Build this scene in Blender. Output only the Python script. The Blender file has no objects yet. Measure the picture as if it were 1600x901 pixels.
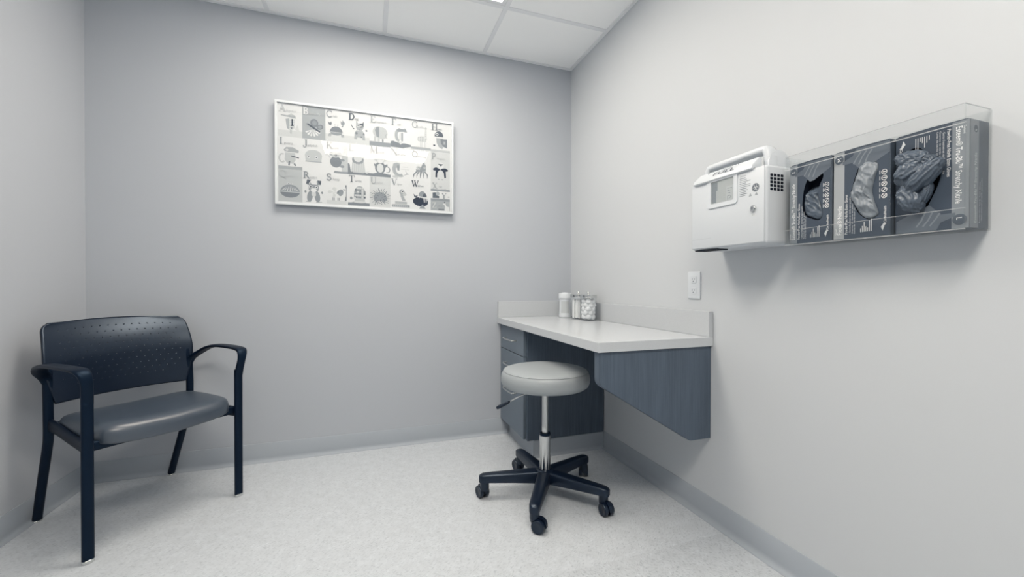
import bpy, bmesh, math, random
from mathutils import Vector, Matrix, noise
random.seed(7)
PI = math.pi
SC = bpy.context.scene
COL = SC.collection

# ------------------------------------------------------------------ camera
F_PX = 644.99
YAW, PITCH, ROLL = 0.3340, -0.0079, 0.0016
CAM = Vector((-1.3306, -2.5861, 0.9719))
fw = Vector((math.sin(YAW)*math.cos(PITCH), math.cos(YAW)*math.cos(PITCH), math.sin(PITCH)))
rt = Vector((math.cos(YAW), -math.sin(YAW), 0)); up = rt.cross(fw)
rt, up = rt*math.cos(ROLL)+up*math.sin(ROLL), up*math.cos(ROLL)-rt*math.sin(ROLL)
cd = bpy.data.cameras.new('camera'); cam = bpy.data.objects.new('camera', cd); COL.objects.link(cam)
cd.sensor_fit = 'HORIZONTAL'; cd.sensor_width = 36; cd.lens = F_PX/1600*36; cd.clip_start = 0.02
m = Matrix((rt, up, -fw)).transposed().to_4x4(); m.translation = CAM
cam.matrix_world = m
SC.camera = cam

# ------------------------------------------------------------------ world, light levels, exposure
w = bpy.data.worlds.new('world'); SC.world = w; w.use_nodes = True
w.node_tree.nodes['Background'].inputs[0].default_value = (0.5, 0.55, 0.6, 1)
w.node_tree.nodes['Background'].inputs[1].default_value = 0.0     # closed room: all light comes from the ceiling troffers
LAMP = (1.0, 0.92, 0.815)
LAMP_STRENGTH = (15.0, 21.5)     # back troffer (set dimmer), near troffer
SC.view_settings.view_transform = 'Standard'; SC.view_settings.look = 'None'
SC.view_settings.gamma = 1.0; SC.view_settings.use_curve_mapping = False
SC.view_settings.exposure = 0.08
SC.cycles.diffuse_bounces = 8; SC.cycles.max_bounces = 16; SC.cycles.transparent_max_bounces = 32

# room numbers (metres): right wall x=0, back wall y=0
H, W, FRONT = 2.4615, -2.636, -3.95

# ------------------------------------------------------------------ materials
def lin(c):
    return tuple(((v/255)/12.92 if v/255 <= 0.04045 else ((v/255+0.055)/1.055)**2.4) for v in c)
MATS = {}
def mat(name, rgb, rough=0.5, metal=0.0, spec=0.5, coat=0.0, coat_rough=0.05, var=None, bump=None, tint=None):
    """rgb: sRGB reflectance. var=(scale vector, amount, detail) colour variation; bump=(scale, strength, distance)"""
    if name in MATS: return MATS[name]
    M = bpy.data.materials.new(name); M.use_nodes = True; MATS[name] = M
    nt = M.node_tree; b = nt.nodes['Principled BSDF']
    c = lin(rgb)
    b.inputs['Base Color'].default_value = (*c, 1); b.inputs['Roughness'].default_value = rough
    b.inputs['Metallic'].default_value = metal; b.inputs['Specular IOR Level'].default_value = spec
    b.inputs['Coat Weight'].default_value = coat; b.inputs['Coat Roughness'].default_value = coat_rough
    if tint: b.inputs['Specular Tint'].default_value = (*tint, 1)
    tc = nt.nodes.new('ShaderNodeTexCoord')
    if var:
        mp = nt.nodes.new('ShaderNodeMapping'); mp.inputs['Scale'].default_value = var[0]
        nz = nt.nodes.new('ShaderNodeTexNoise'); nz.inputs['Scale'].default_value = 1.0; nz.inputs['Detail'].default_value = var[2]
        rp = nt.nodes.new('ShaderNodeValToRGB')
        lo = tuple(v*(1-var[1]) for v in c); hi = tuple(min(1, v*(1+var[1])) for v in c)
        rp.color_ramp.elements[0].color = (*lo, 1); rp.color_ramp.elements[1].color = (*hi, 1)
        rp.color_ramp.elements[0].position = 0.3; rp.color_ramp.elements[1].position = 0.7
        nt.links.new(tc.outputs['Object'], mp.inputs[0]); nt.links.new(mp.outputs[0], nz.inputs['Vector'])
        nt.links.new(nz.outputs['Fac'], rp.inputs[0]); nt.links.new(rp.outputs[0], b.inputs['Base Color'])
    if bump:
        nz2 = nt.nodes.new('ShaderNodeTexNoise'); nz2.inputs['Scale'].default_value = bump[0]; nz2.inputs['Detail'].default_value = 3
        bp = nt.nodes.new('ShaderNodeBump'); bp.inputs['Strength'].default_value = bump[1]; bp.inputs['Distance'].default_value = bump[2]
        nt.links.new(tc.outputs['Object'], nz2.inputs['Vector']); nt.links.new(nz2.outputs['Fac'], bp.inputs['Height'])
        nt.links.new(bp.outputs[0], b.inputs['Normal'])
    return M
def clear_mat(name, tint=(0.97, 0.975, 0.975), ior=1.49, rough=0.02, body=0.0, body_col=(0.8, 0.8, 0.8)):
    """clear sheet plastic / thin glass: transmission plus Fresnel reflection (and an optional milky body)"""
    M = bpy.data.materials.new(name); M.use_nodes = True; MATS[name] = M
    nt = M.node_tree; nt.nodes.clear()
    out = nt.nodes.new('ShaderNodeOutputMaterial'); mx = nt.nodes.new('ShaderNodeMixShader')
    tr = nt.nodes.new('ShaderNodeBsdfTransparent'); tr.inputs[0].default_value = (*tint, 1)
    gl = nt.nodes.new('ShaderNodeBsdfGlossy'); gl.inputs['Roughness'].default_value = rough
    fr = nt.nodes.new('ShaderNodeFresnel'); fr.inputs[0].default_value = ior
    src = tr
    if body:
        df = nt.nodes.new('ShaderNodeBsdfDiffuse'); df.inputs[0].default_value = (*body_col, 1)
        m2 = nt.nodes.new('ShaderNodeMixShader'); m2.inputs[0].default_value = body
        nt.links.new(tr.outputs[0], m2.inputs[1]); nt.links.new(df.outputs[0], m2.inputs[2]); src = m2
    ge = nt.nodes.new('ShaderNodeNewGeometry'); mu = nt.nodes.new('ShaderNodeMath'); mu.operation = 'MULTIPLY_ADD'; mu.use_clamp = True
    # surface reflection on the outer face only (a thin sheet has no total internal reflection seen from outside)
    iv = nt.nodes.new('ShaderNodeMath'); iv.operation = 'SUBTRACT'; iv.inputs[0].default_value = 1.0
    nt.links.new(ge.outputs['Backfacing'], iv.inputs[1]); nt.links.new(iv.outputs[0], mu.inputs[0]); nt.links.new(fr.outputs[0], mu.inputs[1]); mu.inputs[2].default_value = 0.0
    nt.links.new(mu.outputs[0], mx.inputs[0]); nt.links.new(src.outputs[0], mx.inputs[1]); nt.links.new(gl.outputs[0], mx.inputs[2])
    nt.links.new(mx.outputs[0], out.inputs[0])
    return M
def emit_mat(name, col, strength):
    M = bpy.data.materials.new(name); M.use_nodes = True; nt = M.node_tree; nt.nodes.clear()
    out = nt.nodes.new('ShaderNodeOutputMaterial'); e = nt.nodes.new('ShaderNodeEmission')
    e.inputs[0].default_value = (*col, 1); e.inputs[1].default_value = strength
    nt.links.new(e.outputs[0], out.inputs[0]); return M
def floor_mat(name, ang, seed, tone=1.0, fl=1.0):
    """pale resilient flooring: cloudy ground with short directional flecks"""
    M = bpy.data.materials.new(name); M.use_nodes = True; nt = M.node_tree; b = nt.nodes['Principled BSDF']
    b.inputs['Roughness'].default_value = 0.42; b.inputs['Specular IOR Level'].default_value = 0.4
    tc = nt.nodes.new('ShaderNodeTexCoord')
    def nz(scale, rot, detail, off):
        rv = nt.nodes.new('ShaderNodeMapping'); rv.inputs['Rotation'].default_value = (0, 0, rot)
        mp = nt.nodes.new('ShaderNodeMapping'); mp.inputs['Scale'].default_value = scale; mp.inputs['Location'].default_value = (off, off*0.7, 0)
        n = nt.nodes.new('ShaderNodeTexNoise'); n.inputs['Scale'].default_value = 1; n.inputs['Detail'].default_value = detail
        nt.links.new(tc.outputs['Object'], rv.inputs[0]); nt.links.new(rv.outputs[0], mp.inputs[0]); nt.links.new(mp.outputs[0], n.inputs['Vector'])
        return n
    def ramp(n, p0, p1, c0, c1):
        r = nt.nodes.new('ShaderNodeValToRGB'); r.color_ramp.elements[0].position = p0; r.color_ramp.elements[1].position = p1
        r.color_ramp.elements[0].color = (*c0, 1); r.color_ramp.elements[1].color = (*c1, 1); nt.links.new(n.outputs['Fac'], r.inputs[0]); return r
    def mul(a, bb):
        x = nt.nodes.new('ShaderNodeMix'); x.data_type = 'RGBA'; x.blend_type = 'MULTIPLY'; x.inputs[0].default_value = 1
        nt.links.new(a.outputs[0], x.inputs[6]); nt.links.new(bb.outputs[0], x.inputs[7])
        class R: pass
        r = R(); r.outputs = [x.outputs[2]]; return r
    base = lin((196, 201, 206)); base = tuple(v*tone for v in base)
    g = ramp(nz((24, 24, 24), 0, 4, seed), 0.3, 0.7, tuple(v*0.95 for v in base), tuple(min(1, v*1.05) for v in base))
    d1 = ramp(nz((260, 60, 60), ang, 2, seed+3), 0.32, 0.44, tuple(1-fl*v for v in (0.17, 0.16, 0.15)), (1, 1, 1))
    d2 = ramp(nz((230, 70, 70), ang+1.1, 2, seed+9), 0.30, 0.42, tuple(1-fl*v for v in (0.13, 0.125, 0.115)), (1, 1, 1))
    l1 = ramp(nz((200, 60, 60), ang+0.6, 2, seed+15), 0.60, 0.72, (1, 1, 1), (1.16, 1.16, 1.15))
    c = mul(mul(g, d1), mul(d2, l1))
    nt.links.new(c.outputs[0], b.inputs['Base Color'])
    MATS[name] = M; return M
def wood_mat(name, rgb):
    """vertical-grain laminate (grain along object z)"""
    M = bpy.data.materials.new(name); M.use_nodes = True; nt = M.node_tree; b = nt.nodes['Principled BSDF']
    b.inputs['Roughness'].default_value = 0.42; b.inputs['Specular IOR Level'].default_value = 0.35
    c = lin(rgb); tc = nt.nodes.new('ShaderNodeTexCoord')
    mp = nt.nodes.new('ShaderNodeMapping'); mp.inputs['Scale'].default_value = (170, 170, 5)
    n = nt.nodes.new('ShaderNodeTexNoise'); n.inputs['Scale'].default_value = 1; n.inputs['Detail'].default_value = 5; n.inputs['Roughness'].default_value = 0.65
    mp2 = nt.nodes.new('ShaderNodeMapping'); mp2.inputs['Scale'].default_value = (22, 22, 1.2)
    n2 = nt.nodes.new('ShaderNodeTexNoise'); n2.inputs['Scale'].default_value = 1
    mxx = nt.nodes.new('ShaderNodeMath'); mxx.operation = 'MULTIPLY_ADD'; mxx.inputs[1].default_value = 0.45
    r = nt.nodes.new('ShaderNodeValToRGB'); r.color_ramp.elements[0].position = 0.5; r.color_ramp.elements[1].position = 0.95
    r.color_ramp.elements[0].color = (*[v*0.80 for v in c], 1); r.color_ramp.elements[1].color = (*[v*1.2 for v in c], 1)
    L = nt.links.new
    L(tc.outputs['Object'], mp.inputs[0]); L(mp.outputs[0], n.inputs['Vector']); L(tc.outputs['Object'], mp2.inputs[0]); L(mp2.outputs[0], n2.inputs['Vector'])
    L(n2.outputs['Fac'], mxx.inputs[0]); L(n.outputs['Fac'], mxx.inputs[2]); L(mxx.outputs[0], r.inputs[0]); L(r.outputs[0], b.inputs['Base Color'])
    MATS[name] = M; return M

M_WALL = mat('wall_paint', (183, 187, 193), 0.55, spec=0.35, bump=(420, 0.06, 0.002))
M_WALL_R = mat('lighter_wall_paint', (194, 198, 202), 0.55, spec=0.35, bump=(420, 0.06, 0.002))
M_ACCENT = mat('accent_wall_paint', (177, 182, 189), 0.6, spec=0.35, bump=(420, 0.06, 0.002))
M_TILE = mat('ceiling_tile_mineral', (250, 251, 251), 0.95, spec=0.1, bump=(600, 0.2, 0.001))
M_TEE = mat('ceiling_tee_enamel', (233, 235, 237), 0.6, spec=0.3)
M_BASE = mat('cove_base_rubber', (163, 170, 178), 0.5, spec=0.35)
M_NAVY = mat('black_blue_plastic', (6, 18, 36), 0.33, spec=0.6, bump=(900, 0.05, 0.0006), tint=(0.7, 0.84, 1.0))
M_NAVYMET = mat('black_blue_powder_coat', (4, 15, 32), 0.45, spec=0.3, tint=(0.45, 0.7, 1.0))
M_VINYL_DK = mat('dark_vinyl', (58, 69, 82), 0.36, spec=0.9, bump=(700, 0.12, 0.0008))
M_VINYL_GR = mat('grey_vinyl', (152, 158, 162), 0.42, spec=0.4, bump=(800, 0.08, 0.0006))
M_CHROME = mat('chrome', (214, 216, 216), 0.12, 1.0)
M_SATIN = mat('satin_metal', (205, 207, 207), 0.28, 1.0)
M_WORK = mat('worktop_laminate', (193, 197, 201), 0.22, spec=0.45, var=((300, 300, 300), 0.03, 2))
M_SPLASH = mat('backsplash_laminate', (186, 190, 194), 0.5, spec=0.3, var=((300, 300, 300), 0.03, 2))
M_WOOD = wood_mat('grey_laminate_wood', (80, 92, 106))
M_WOODSM = mat('grey_laminate_edge', (104, 116, 128), 0.4, spec=0.35)
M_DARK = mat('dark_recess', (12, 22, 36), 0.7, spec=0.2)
M_WHITEPL = mat('white_plastic', (201, 206, 211), 0.35, spec=0.45)
M_WHITEPL2 = mat('white_plastic_lid', (207, 212, 217), 0.3, spec=0.45)
M_GREYPL = mat('inner_container_grey', (176, 181, 183), 0.5)
M_ACRYL = clear_mat('clear_acrylic')
M_ACRYL_EDGE = clear_mat('acrylic_edge', tint=(0.88, 0.9, 0.91), body=0.35, body_col=(0.82, 0.83, 0.84))
M_GLASS = clear_mat('clear_glass', tint=(0.97, 0.975, 0.98), ior=1.5, rough=0.01)
M_GLAZE = clear_mat('picture_glazing', tint=(0.985, 0.985, 0.985), ior=1.33, rough=0.03)
M_COTTON = mat('cotton', (222, 225, 227), 0.95, spec=0.1, bump=(120, 0.6, 0.004))
M_STICK = mat('pale_wood_stick', (226, 228, 228), 0.7)
M_FRAME = mat('pale_frame_aluminium', (201, 206, 210), 0.4, spec=0.5)
# flat print greys, light to dark
G = [mat('print_grey_%d' % i, c, 0.6, spec=0.2) for i, c in enumerate(
    [(200, 204, 207), (186, 191, 194), (171, 177, 181), (152, 159, 164), (132, 140, 147), (116, 124, 132), (84, 93, 104), (46, 56, 72)])]
M_CARD = mat('glove_carton_slate', (61, 72, 86), 0.5, spec=0.35)
M_CARD_ST = mat('glove_carton_stripe_grey', (126, 133, 140), 0.5, spec=0.35)
M_CARD_LT = mat('glove_carton_stripe_pale', (152, 157, 161), 0.5, spec=0.35)
M_CARD_SIDE = mat('glove_carton_side', (80, 91, 104), 0.5, spec=0.35)
M_INK = mat('white_carton_ink', (228, 230, 231), 0.5, spec=0.3)
M_HAND = mat('printed_hand_grey', (94, 103, 114), 0.5, spec=0.35)
M_HAND_LT = mat('printed_hand_pale', (120, 128, 136), 0.5, spec=0.35)
M_GLOVE = mat('nitrile_glove_slate', (78, 89, 102), 0.33, spec=0.45)
M_GLOVE_LT = mat('nitrile_glove_pale', (122, 130, 138), 0.33, spec=0.45)

# ------------------------------------------------------------------ helpers
def new_obj(name, me, mats, parent=None, smooth=False, loc=None):
    if not isinstance(mats, (list, tuple)): mats = [mats]
    for mm in mats: me.materials.append(mm)
    if smooth:
        for p_ in me.polygons: p_.use_smooth = True
    o = bpy.data.objects.new(name, me); COL.objects.link(o)
    if parent: o.parent = parent
    if loc: o.location = loc
    return o
def obj(name, bm, mats, parent=None, smooth=False, recalc=True, auto=None):
    if recalc: bmesh.ops.recalc_face_normals(bm, faces=bm.faces[:])
    if auto:
        for e in bm.edges:
            if len(e.link_faces) == 2 and e.calc_face_angle(0) > auto: e.smooth = False
        smooth = True
    me = bpy.data.meshes.new(name); bm.to_mesh(me); bm.free()
    return new_obj(name, me, mats, parent, smooth)
def tag(o, label, cat, group=None, kind=None):
    o['label'] = label; o['category'] = cat
    if group: o['group'] = group
    if kind: o['kind'] = kind
    return o
def empty(name, loc, rz=0.0):
    o = bpy.data.objects.new(name, None); COL.objects.link(o); o.location = loc; o.rotation_euler = (0, 0, rz)
    o.empty_display_size = 0.05; return o
def box(bm, x0, x1, y0, y1, z0, z1, bev=0.0, seg=2, mi=0):
    n0 = len(bm.faces)
    vs = [bm.verts.new((x, y, z)) for x in (x0, x1) for y in (y0, y1) for z in (z0, z1)]
    fs = [bm.faces.new([vs[i] for i in q]) for q in ((0, 1, 3, 2), (4, 6, 7, 5), (0, 4, 5, 1), (2, 3, 7, 6), (0, 2, 6, 4), (1, 5, 7, 3))]
    bmesh.ops.recalc_face_normals(bm, faces=fs)
    if bev > 0:
        es = list({e for f in fs for e in f.edges})
        bmesh.ops.bevel(bm, geom=es, offset=bev, segments=seg, profile=0.5, affect='EDGES')
    bm.faces.ensure_lookup_table()
    for f in bm.faces[n0:]: f.material_index = mi
def bx(*a, **k):
    bm = bmesh.new(); box(bm, *a, **k); return bm
def lathe(bm, prof, seg=32, c=(0, 0), ax='z', cap=True, mi=0):
    rings = []
    for r, z in prof:
        ring = []
        for i in range(seg):
            a = 2*PI*i/seg
            x, y = r*math.cos(a), r*math.sin(a)
            ring.append(bm.verts.new((c[0]+x, c[1]+y, z)))
        rings.append(ring)
    for a, b in zip(rings, rings[1:]):
        for i in range(seg):
            f = bm.faces.new((a[i], a[(i+1) % seg], b[(i+1) % seg], b[i])); f.material_index = mi
    if cap:
        if prof[0][0] > 1e-6: bm.faces.new(rings[0][::-1]).material_index = mi
        if prof[-1][0] > 1e-6: bm.faces.new(rings[-1]).material_index = mi
def catmull(pts, n):
    P = [Vector(p) for p in pts]; out = []
    for i in range(len(P)-1):
        p0 = P[max(i-1, 0)]; p1 = P[i]; p2 = P[i+1]; p3 = P[min(i+2, len(P)-1)]
        for k in range(n):
            t = k/n
            out.append(0.5*((2*p1)+(p2-p0)*t+(2*p0-5*p1+4*p2-p3)*t*t+(3*p1-p0-3*p2+p3)*t**3))
    out.append(P[-1]); return out
def sweep(bm, pts, ref, size, seg=12, power=2.0, mi=0):
    """tube along pts; ref = direction of the section's first axis; size = (w,h) or list of them (full widths)"""
    n = len(pts); ref = Vector(ref); rings = []
    for i, p in enumerate(pts):
        p = Vector(p)
        t = (Vector(pts[min(i+1, n-1)])-Vector(pts[max(i-1, 0)])).normalized()
        a = (ref-t*ref.dot(t)).normalized(); b = t.cross(a)
        ww, hh = size[i] if isinstance(size, list) else size
        ring = []
        for k in range(seg):
            th = 2*PI*k/seg; cx, cy = math.cos(th), math.sin(th)
            cx = math.copysign(abs(cx)**(2/power), cx); cy = math.copysign(abs(cy)**(2/power), cy)
            ring.append(bm.verts.new(p+a*cx*ww/2+b*cy*hh/2))
        rings.append(ring)
    for r1, r2 in zip(rings, rings[1:]):
        for k in range(seg):
            bm.faces.new((r1[k], r1[(k+1) % seg], r2[(k+1) % seg], r2[k])).material_index = mi
    bm.faces.new(rings[0][::-1]).material_index = mi; bm.faces.new(rings[-1]).material_index = mi
def prism(bm, pts, axis, d0, d1, bev=0.0):
    """closed polygon pts (2d) extruded along axis: 'y' -> (x,z), 'x' -> (y,z), 'z' -> (x,y)"""
    def P(q, d): return {'y': (q[0], d, q[1]), 'x': (d, q[0], q[1]), 'z': (q[0], q[1], d)}[axis]
    a = [bm.verts.new(P(q, d0)) for q in pts]; b = [bm.verts.new(P(q, d1)) for q in pts]; n = len(pts)
    fs = [bm.faces.new(a[::-1]), bm.faces.new(b)]
    fs += [bm.faces.new((a[i], a[(i+1) % n], b[(i+1) % n], b[i])) for i in range(n)]
    bmesh.ops.recalc_face_normals(bm, faces=fs)
    if bev:
        es = [e for e in fs[0].edges]+[e for e in fs[1].edges]
        bmesh.ops.bevel(bm, geom=es, offset=bev, segments=2, profile=0.5, affect='EDGES')
def rrect(x0, x1, z0, z1, r, n=5):
    pts = []
    for cx, cz, a0 in ((x1-r, z1-r, 0), (x0+r, z1-r, PI/2), (x0+r, z0+r, PI), (x1-r, z0+r, 1.5*PI)):
        for k in range(n+1):
            a = a0+PI/2*k/n; pts.append((cx+r*math.cos(a), cz+r*math.sin(a)))
    return pts
GLY = {}
def glyphs(s):
    """2d outline mesh of a line of text, size 1, baseline at 0"""
    if s in GLY: return GLY[s]
    cu = bpy.data.curves.new('t', 'FONT'); cu.body = s; cu.size = 1.0; cu.resolution_u = 2
    o = bpy.data.objects.new('t', cu); COL.objects.link(o)
    dg = bpy.context.evaluated_depsgraph_get(); me = o.evaluated_get(dg).to_mesh()
    vs = [(v.co.x, v.co.y) for v in me.vertices]; fs = [tuple(p.vertices) for p in me.polygons]
    o.evaluated_get(dg).to_mesh_clear(); bpy.data.objects.remove(o); bpy.data.curves.remove(cu)
    GLY[s] = (vs, fs); return GLY[s]

class Draw:
    """flat print: 2d shapes in the x/z plane of a wall thing, seen from -y; later shapes lie a hair in front"""
    def __init__(s, x=0, z=0, sc=1.0, y=0.0, step=0.00003):
        s.v, s.f, s.m = [], [], []; s.x, s.z, s.sc, s.y, s.step = x, z, sc, y, step
    def _p(s, q): return (s.x+q[0]*s.sc, s.y, s.z+q[1]*s.sc)
    def poly(s, pts, c):
        ar = sum(pts[i][0]*pts[(i+1) % len(pts)][1]-pts[(i+1) % len(pts)][0]*pts[i][1] for i in range(len(pts)))
        if ar < 0: pts = pts[::-1]
        i0 = len(s.v); s.y -= s.step
        s.v += [s._p(q) for q in pts]; s.f.append(tuple(range(i0, i0+len(pts)))); s.m.append(c)
    def rect(s, x0, x1, z0, z1, c): s.poly([(x0, z0), (x1, z0), (x1, z1), (x0, z1)], c)
    def ell(s, cx, cz, rx, rz, c, rot=0, a0=0, a1=360, n=20):
        pts = []
        full = abs(a1-a0) >= 360
        k = n if full else n+1
        for i in range(k):
            a = math.radians(a0+(a1-a0)*i/n); x, z = rx*math.cos(a), rz*math.sin(a)
            r = math.radians(rot); pts.append((cx+x*math.cos(r)-z*math.sin(r), cz+x*math.sin(r)+z*math.cos(r)))
        s.poly(pts, c)
    def stroke(s, pts, wd, c):
        s.y -= s.step
        for (a, b) in zip(pts, pts[1:]):
            dx, dz = b[0]-a[0], b[1]-a[1]; l = math.hypot(dx, dz) or 1; nx, nz = -dz/l*wd/2, dx/l*wd/2
            i0 = len(s.v); s.v += [s._p(q) for q in ((a[0]+nx, a[1]+nz), (a[0]-nx, a[1]-nz), (b[0]-nx, b[1]-nz), (b[0]+nx, b[1]+nz))]
            s.f.append((i0, i0+1, i0+2, i0+3)); s.m.append(c)
    def arc(s, cx, cz, rx, rz, a0, a1, wd, c, n=14):
        s.stroke([(cx+rx*math.cos(math.radians(a0+(a1-a0)*i/n)), cz+rz*math.sin(math.radians(a0+(a1-a0)*i/n))) for i in range(n+1)], wd, c)
    def ring(s, cx, cz, r, wd, c): s.arc(cx, cz, r, r, 0, 360, wd, c, 16)
    def text(s, t, x, z, size, c, rot=0, length=None):
        vs, fs = glyphs(t); s.y -= s.step
        if not vs: return
        x0 = min(q[0] for q in vs); x1 = max(q[0] for q in vs); kx = (length/(x1-x0)) if length else size
        r = math.radians(rot); i0 = len(s.v)
        for q in vs:
            a, b = (q[0]-x0)*kx, q[1]*size
            s.v.append(s._p((x+a*math.cos(r)-b*math.sin(r), z+a*math.sin(r)+b*math.cos(r))))
        for f in fs: s.f.append(tuple(i0+i for i in f)); s.m.append(c)
    def eyes(s, pts, r, pc=7):
        for x, z in pts: s.ell(x, z, r, r, 0, n=12); s.ell(x, z, r*.5, r*.5, pc, n=8)
    def build(s, name, parent, mats):
        me = bpy.data.meshes.new(name); me.from_pydata(s.v, [], s.f)
        used = sorted(set(s.m)); 
        for p_, mi in zip(me.polygons, s.m): p_.material_index = used.index(mi)
        return new_obj(name, me, [mats[i] for i in used], parent)

# ------------------------------------------------------------------ the room
def slab(name, x0, x1, y0, y1, z0, z1, m_, label, cat):
    return tag(obj(name, bx(x0, x1, y0, y1, z0, z1), m_), label, cat, kind='structure')
T = 0.1
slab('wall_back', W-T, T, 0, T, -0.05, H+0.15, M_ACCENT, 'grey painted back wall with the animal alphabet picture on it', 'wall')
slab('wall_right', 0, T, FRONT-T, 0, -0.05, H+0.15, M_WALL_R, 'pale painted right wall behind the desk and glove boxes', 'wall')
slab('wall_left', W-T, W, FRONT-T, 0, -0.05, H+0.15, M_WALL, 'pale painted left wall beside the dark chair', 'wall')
slab('wall_front', W-T, T, FRONT-T, FRONT, -0.05, H+0.15, M_WALL, 'pale painted wall on the near side of the room, out of view', 'wall')

fl = tag(obj('floor', bx(W, 0, FRONT, 0, -0.05, -0.004), M_BASE), 'pale flecked resilient floor with one seam near the desk', 'floor', kind='structure')
SEAM = -1.335
obj('floor_sheet', bx(W, 0, SEAM+0.0001, 0, -0.004, 0.0), floor_mat('flooring_fleck_across', 0.9, 1.0, 1.0, 1.35), fl)
obj('floor_sheet', bx(W, 0, FRONT, SEAM-0.0001, -0.004, 0.0), floor_mat('flooring_fleck_along', 2.35, 31.0, 0.95, 1.9), fl)

# rubber cove base: straight top with a rounded lip, toe curving out onto the floor
def cove(name, path_len, origin, rz, label):
    bm = bmesh.new()
    prof = [(0, 0.1016), (-0.0022, 0.1012), (-0.0032, 0.0995), (-0.0032, 0.024), (-0.0042, 0.016), (-0.0075, 0.0085), (-0.013, 0.0042), (-0.0195, 0.0022), (-0.0205, 0.0006), (-0.0205, 0.0), (0, 0.0)]
    prism(bm, prof, 'x', 0, path_len)
    o = obj(name, bm, M_BASE, auto=0.6); o.location = origin; o.rotation_euler = (0, 0, rz)
    return tag(o, label, 'baseboard', kind='structure')
cove('baseboard_back', -W, (W, 0, 0), 0, 'grey rubber cove base along the back wall')
cove('baseboard_right', -FRONT, (0, 0, 0), -PI/2, 'grey rubber cove base along the right wall')
cove('baseboard_left', -FRONT, (W, FRONT, 0), PI/2, 'grey rubber cove base along the left wall behind the chair')

# suspended ceiling: lay-in tiles in a tee grid, two 2x4 troffers
XL = [0, -0.63, -1.24, -1.85, -2.46, W]
YL = [0, -0.467, -1.077, -1.687, -2.297, -2.907, -3.517, FRONT]
ce = tag(obj('ceiling', bx(W, 0, FRONT, 0, H+0.12, H+0.15), M_TILE), 'suspended ceiling of pale lay-in tiles in a flat tee grid', 'ceiling', kind='structure')
LIGHTS = {(1, 1), (2, 1), (1, 4), (2, 4)}     # (column, row) cells taken by the troffers
for i in range(5):
    for j in range(7):
        if (i, j) in LIGHTS: continue
        obj('ceiling_tile', bx(XL[i+1]+0.002, XL[i]-0.002, YL[j+1]+0.002, YL[j]-0.002, H+0.004, H+0.02), M_TILE, ce)
for i in range(1, 5):
    for j in range(7):
        if i == 2 and j in (1, 4): continue
        obj('ceiling_tee', bx(XL[i]-0.012, XL[i]+0.012, YL[j+1]+0.0125, YL[j]-0.0125, H-0.001, H+0.004), M_TEE, ce)
for j in range(1, 7):
    obj('ceiling_tee', bx(W+0.0, 0, YL[j]-0.012, YL[j]+0.012, H-0.0012, H+0.004), M_TEE, ce)
def angle(name, x0, x1, y0, y1, label):
    tag(obj(name, bx(x0, x1, y0, y1, H-0.003, H+0.003), M_TEE), label, 'trim', kind='structure')
angle('trim_1', W, 0, -0.02, 0, 'pale metal wall angle edging the ceiling at the back wall')
angle('trim_2', -0.02, 0, FRONT, -0.02, 'pale metal wall angle edging the ceiling at the right wall')
angle('trim_3', W, W+0.02, FRONT, -0.02, 'pale metal wall angle edging the ceiling at the left wall')
def troffer(y0, y1, label, power):
    M_LENS = emit_mat('troffer_lens_glow', LAMP, power)
    t = empty('ceiling_light', ((XL[1]+XL[3])/2, (y0+y1)/2, H))
    hx, hy = (XL[1]-XL[3])/2-0.013, (y0-y1)/2-0.013
    bm = bmesh.new(); f = 0.022
    box(bm, -hx, hx, hy-f, hy, 0.0, 0.012); box(bm, -hx, hx, -hy, -hy+f, 0.0, 0.012)
    box(bm, -hx, -hx+f, -hy+f, hy-f, 0.0, 0.012); box(bm, hx-f, hx, -hy+f, hy-f, 0.0, 0.012)
    obj('light_frame', bm, M_TEE, t)
    obj('diffuser', bx(-hx+f, hx-f, -hy+f, hy-f, 0.006, 0.01), M_LENS, t)
    obj('housing', bx(-hx, hx, -hy, hy, 0.013, 0.09), M_TEE, t)
    tag(t, label, 'ceiling light', 'recessed ceiling troffers')
troffer(YL[1], YL[2], 'recessed ceiling light nearest the back wall, its bright corner at the top edge', LAMP_STRENGTH[0])
troffer(YL[4], YL[5], 'recessed ceiling light above the viewer, mirrored in the picture glass', LAMP_STRENGTH[1])

# ------------------------------------------------------------------ desk: worktop, drawer cabinet, end panel
wt = empty('worktop', (0, 0, 0.724))
DW, DL = 0.536, 1.263
bm = bmesh.new(); box(bm, -DW, -0.001, -DL, -0.001, 0.0, 0.038, 0.002); obj('counter_slab', bm, M_WORK, wt)
bm = bmesh.new(); box(bm, -DW+0.002, -0.022, -0.021, -0.001, 0.0382, 0.142, 0.0015); obj('backsplash', bm, M_SPLASH, wt)
bm = bmesh.new(); box(bm, -0.0215, -0.001, -DL+0.001, -0.001, 0.0382, 0.142, 0.0015); obj('backsplash', bm, M_SPLASH, wt)
tag(wt, 'pale laminate desk worktop with low backsplash filling the room corner', 'worktop')

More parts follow.
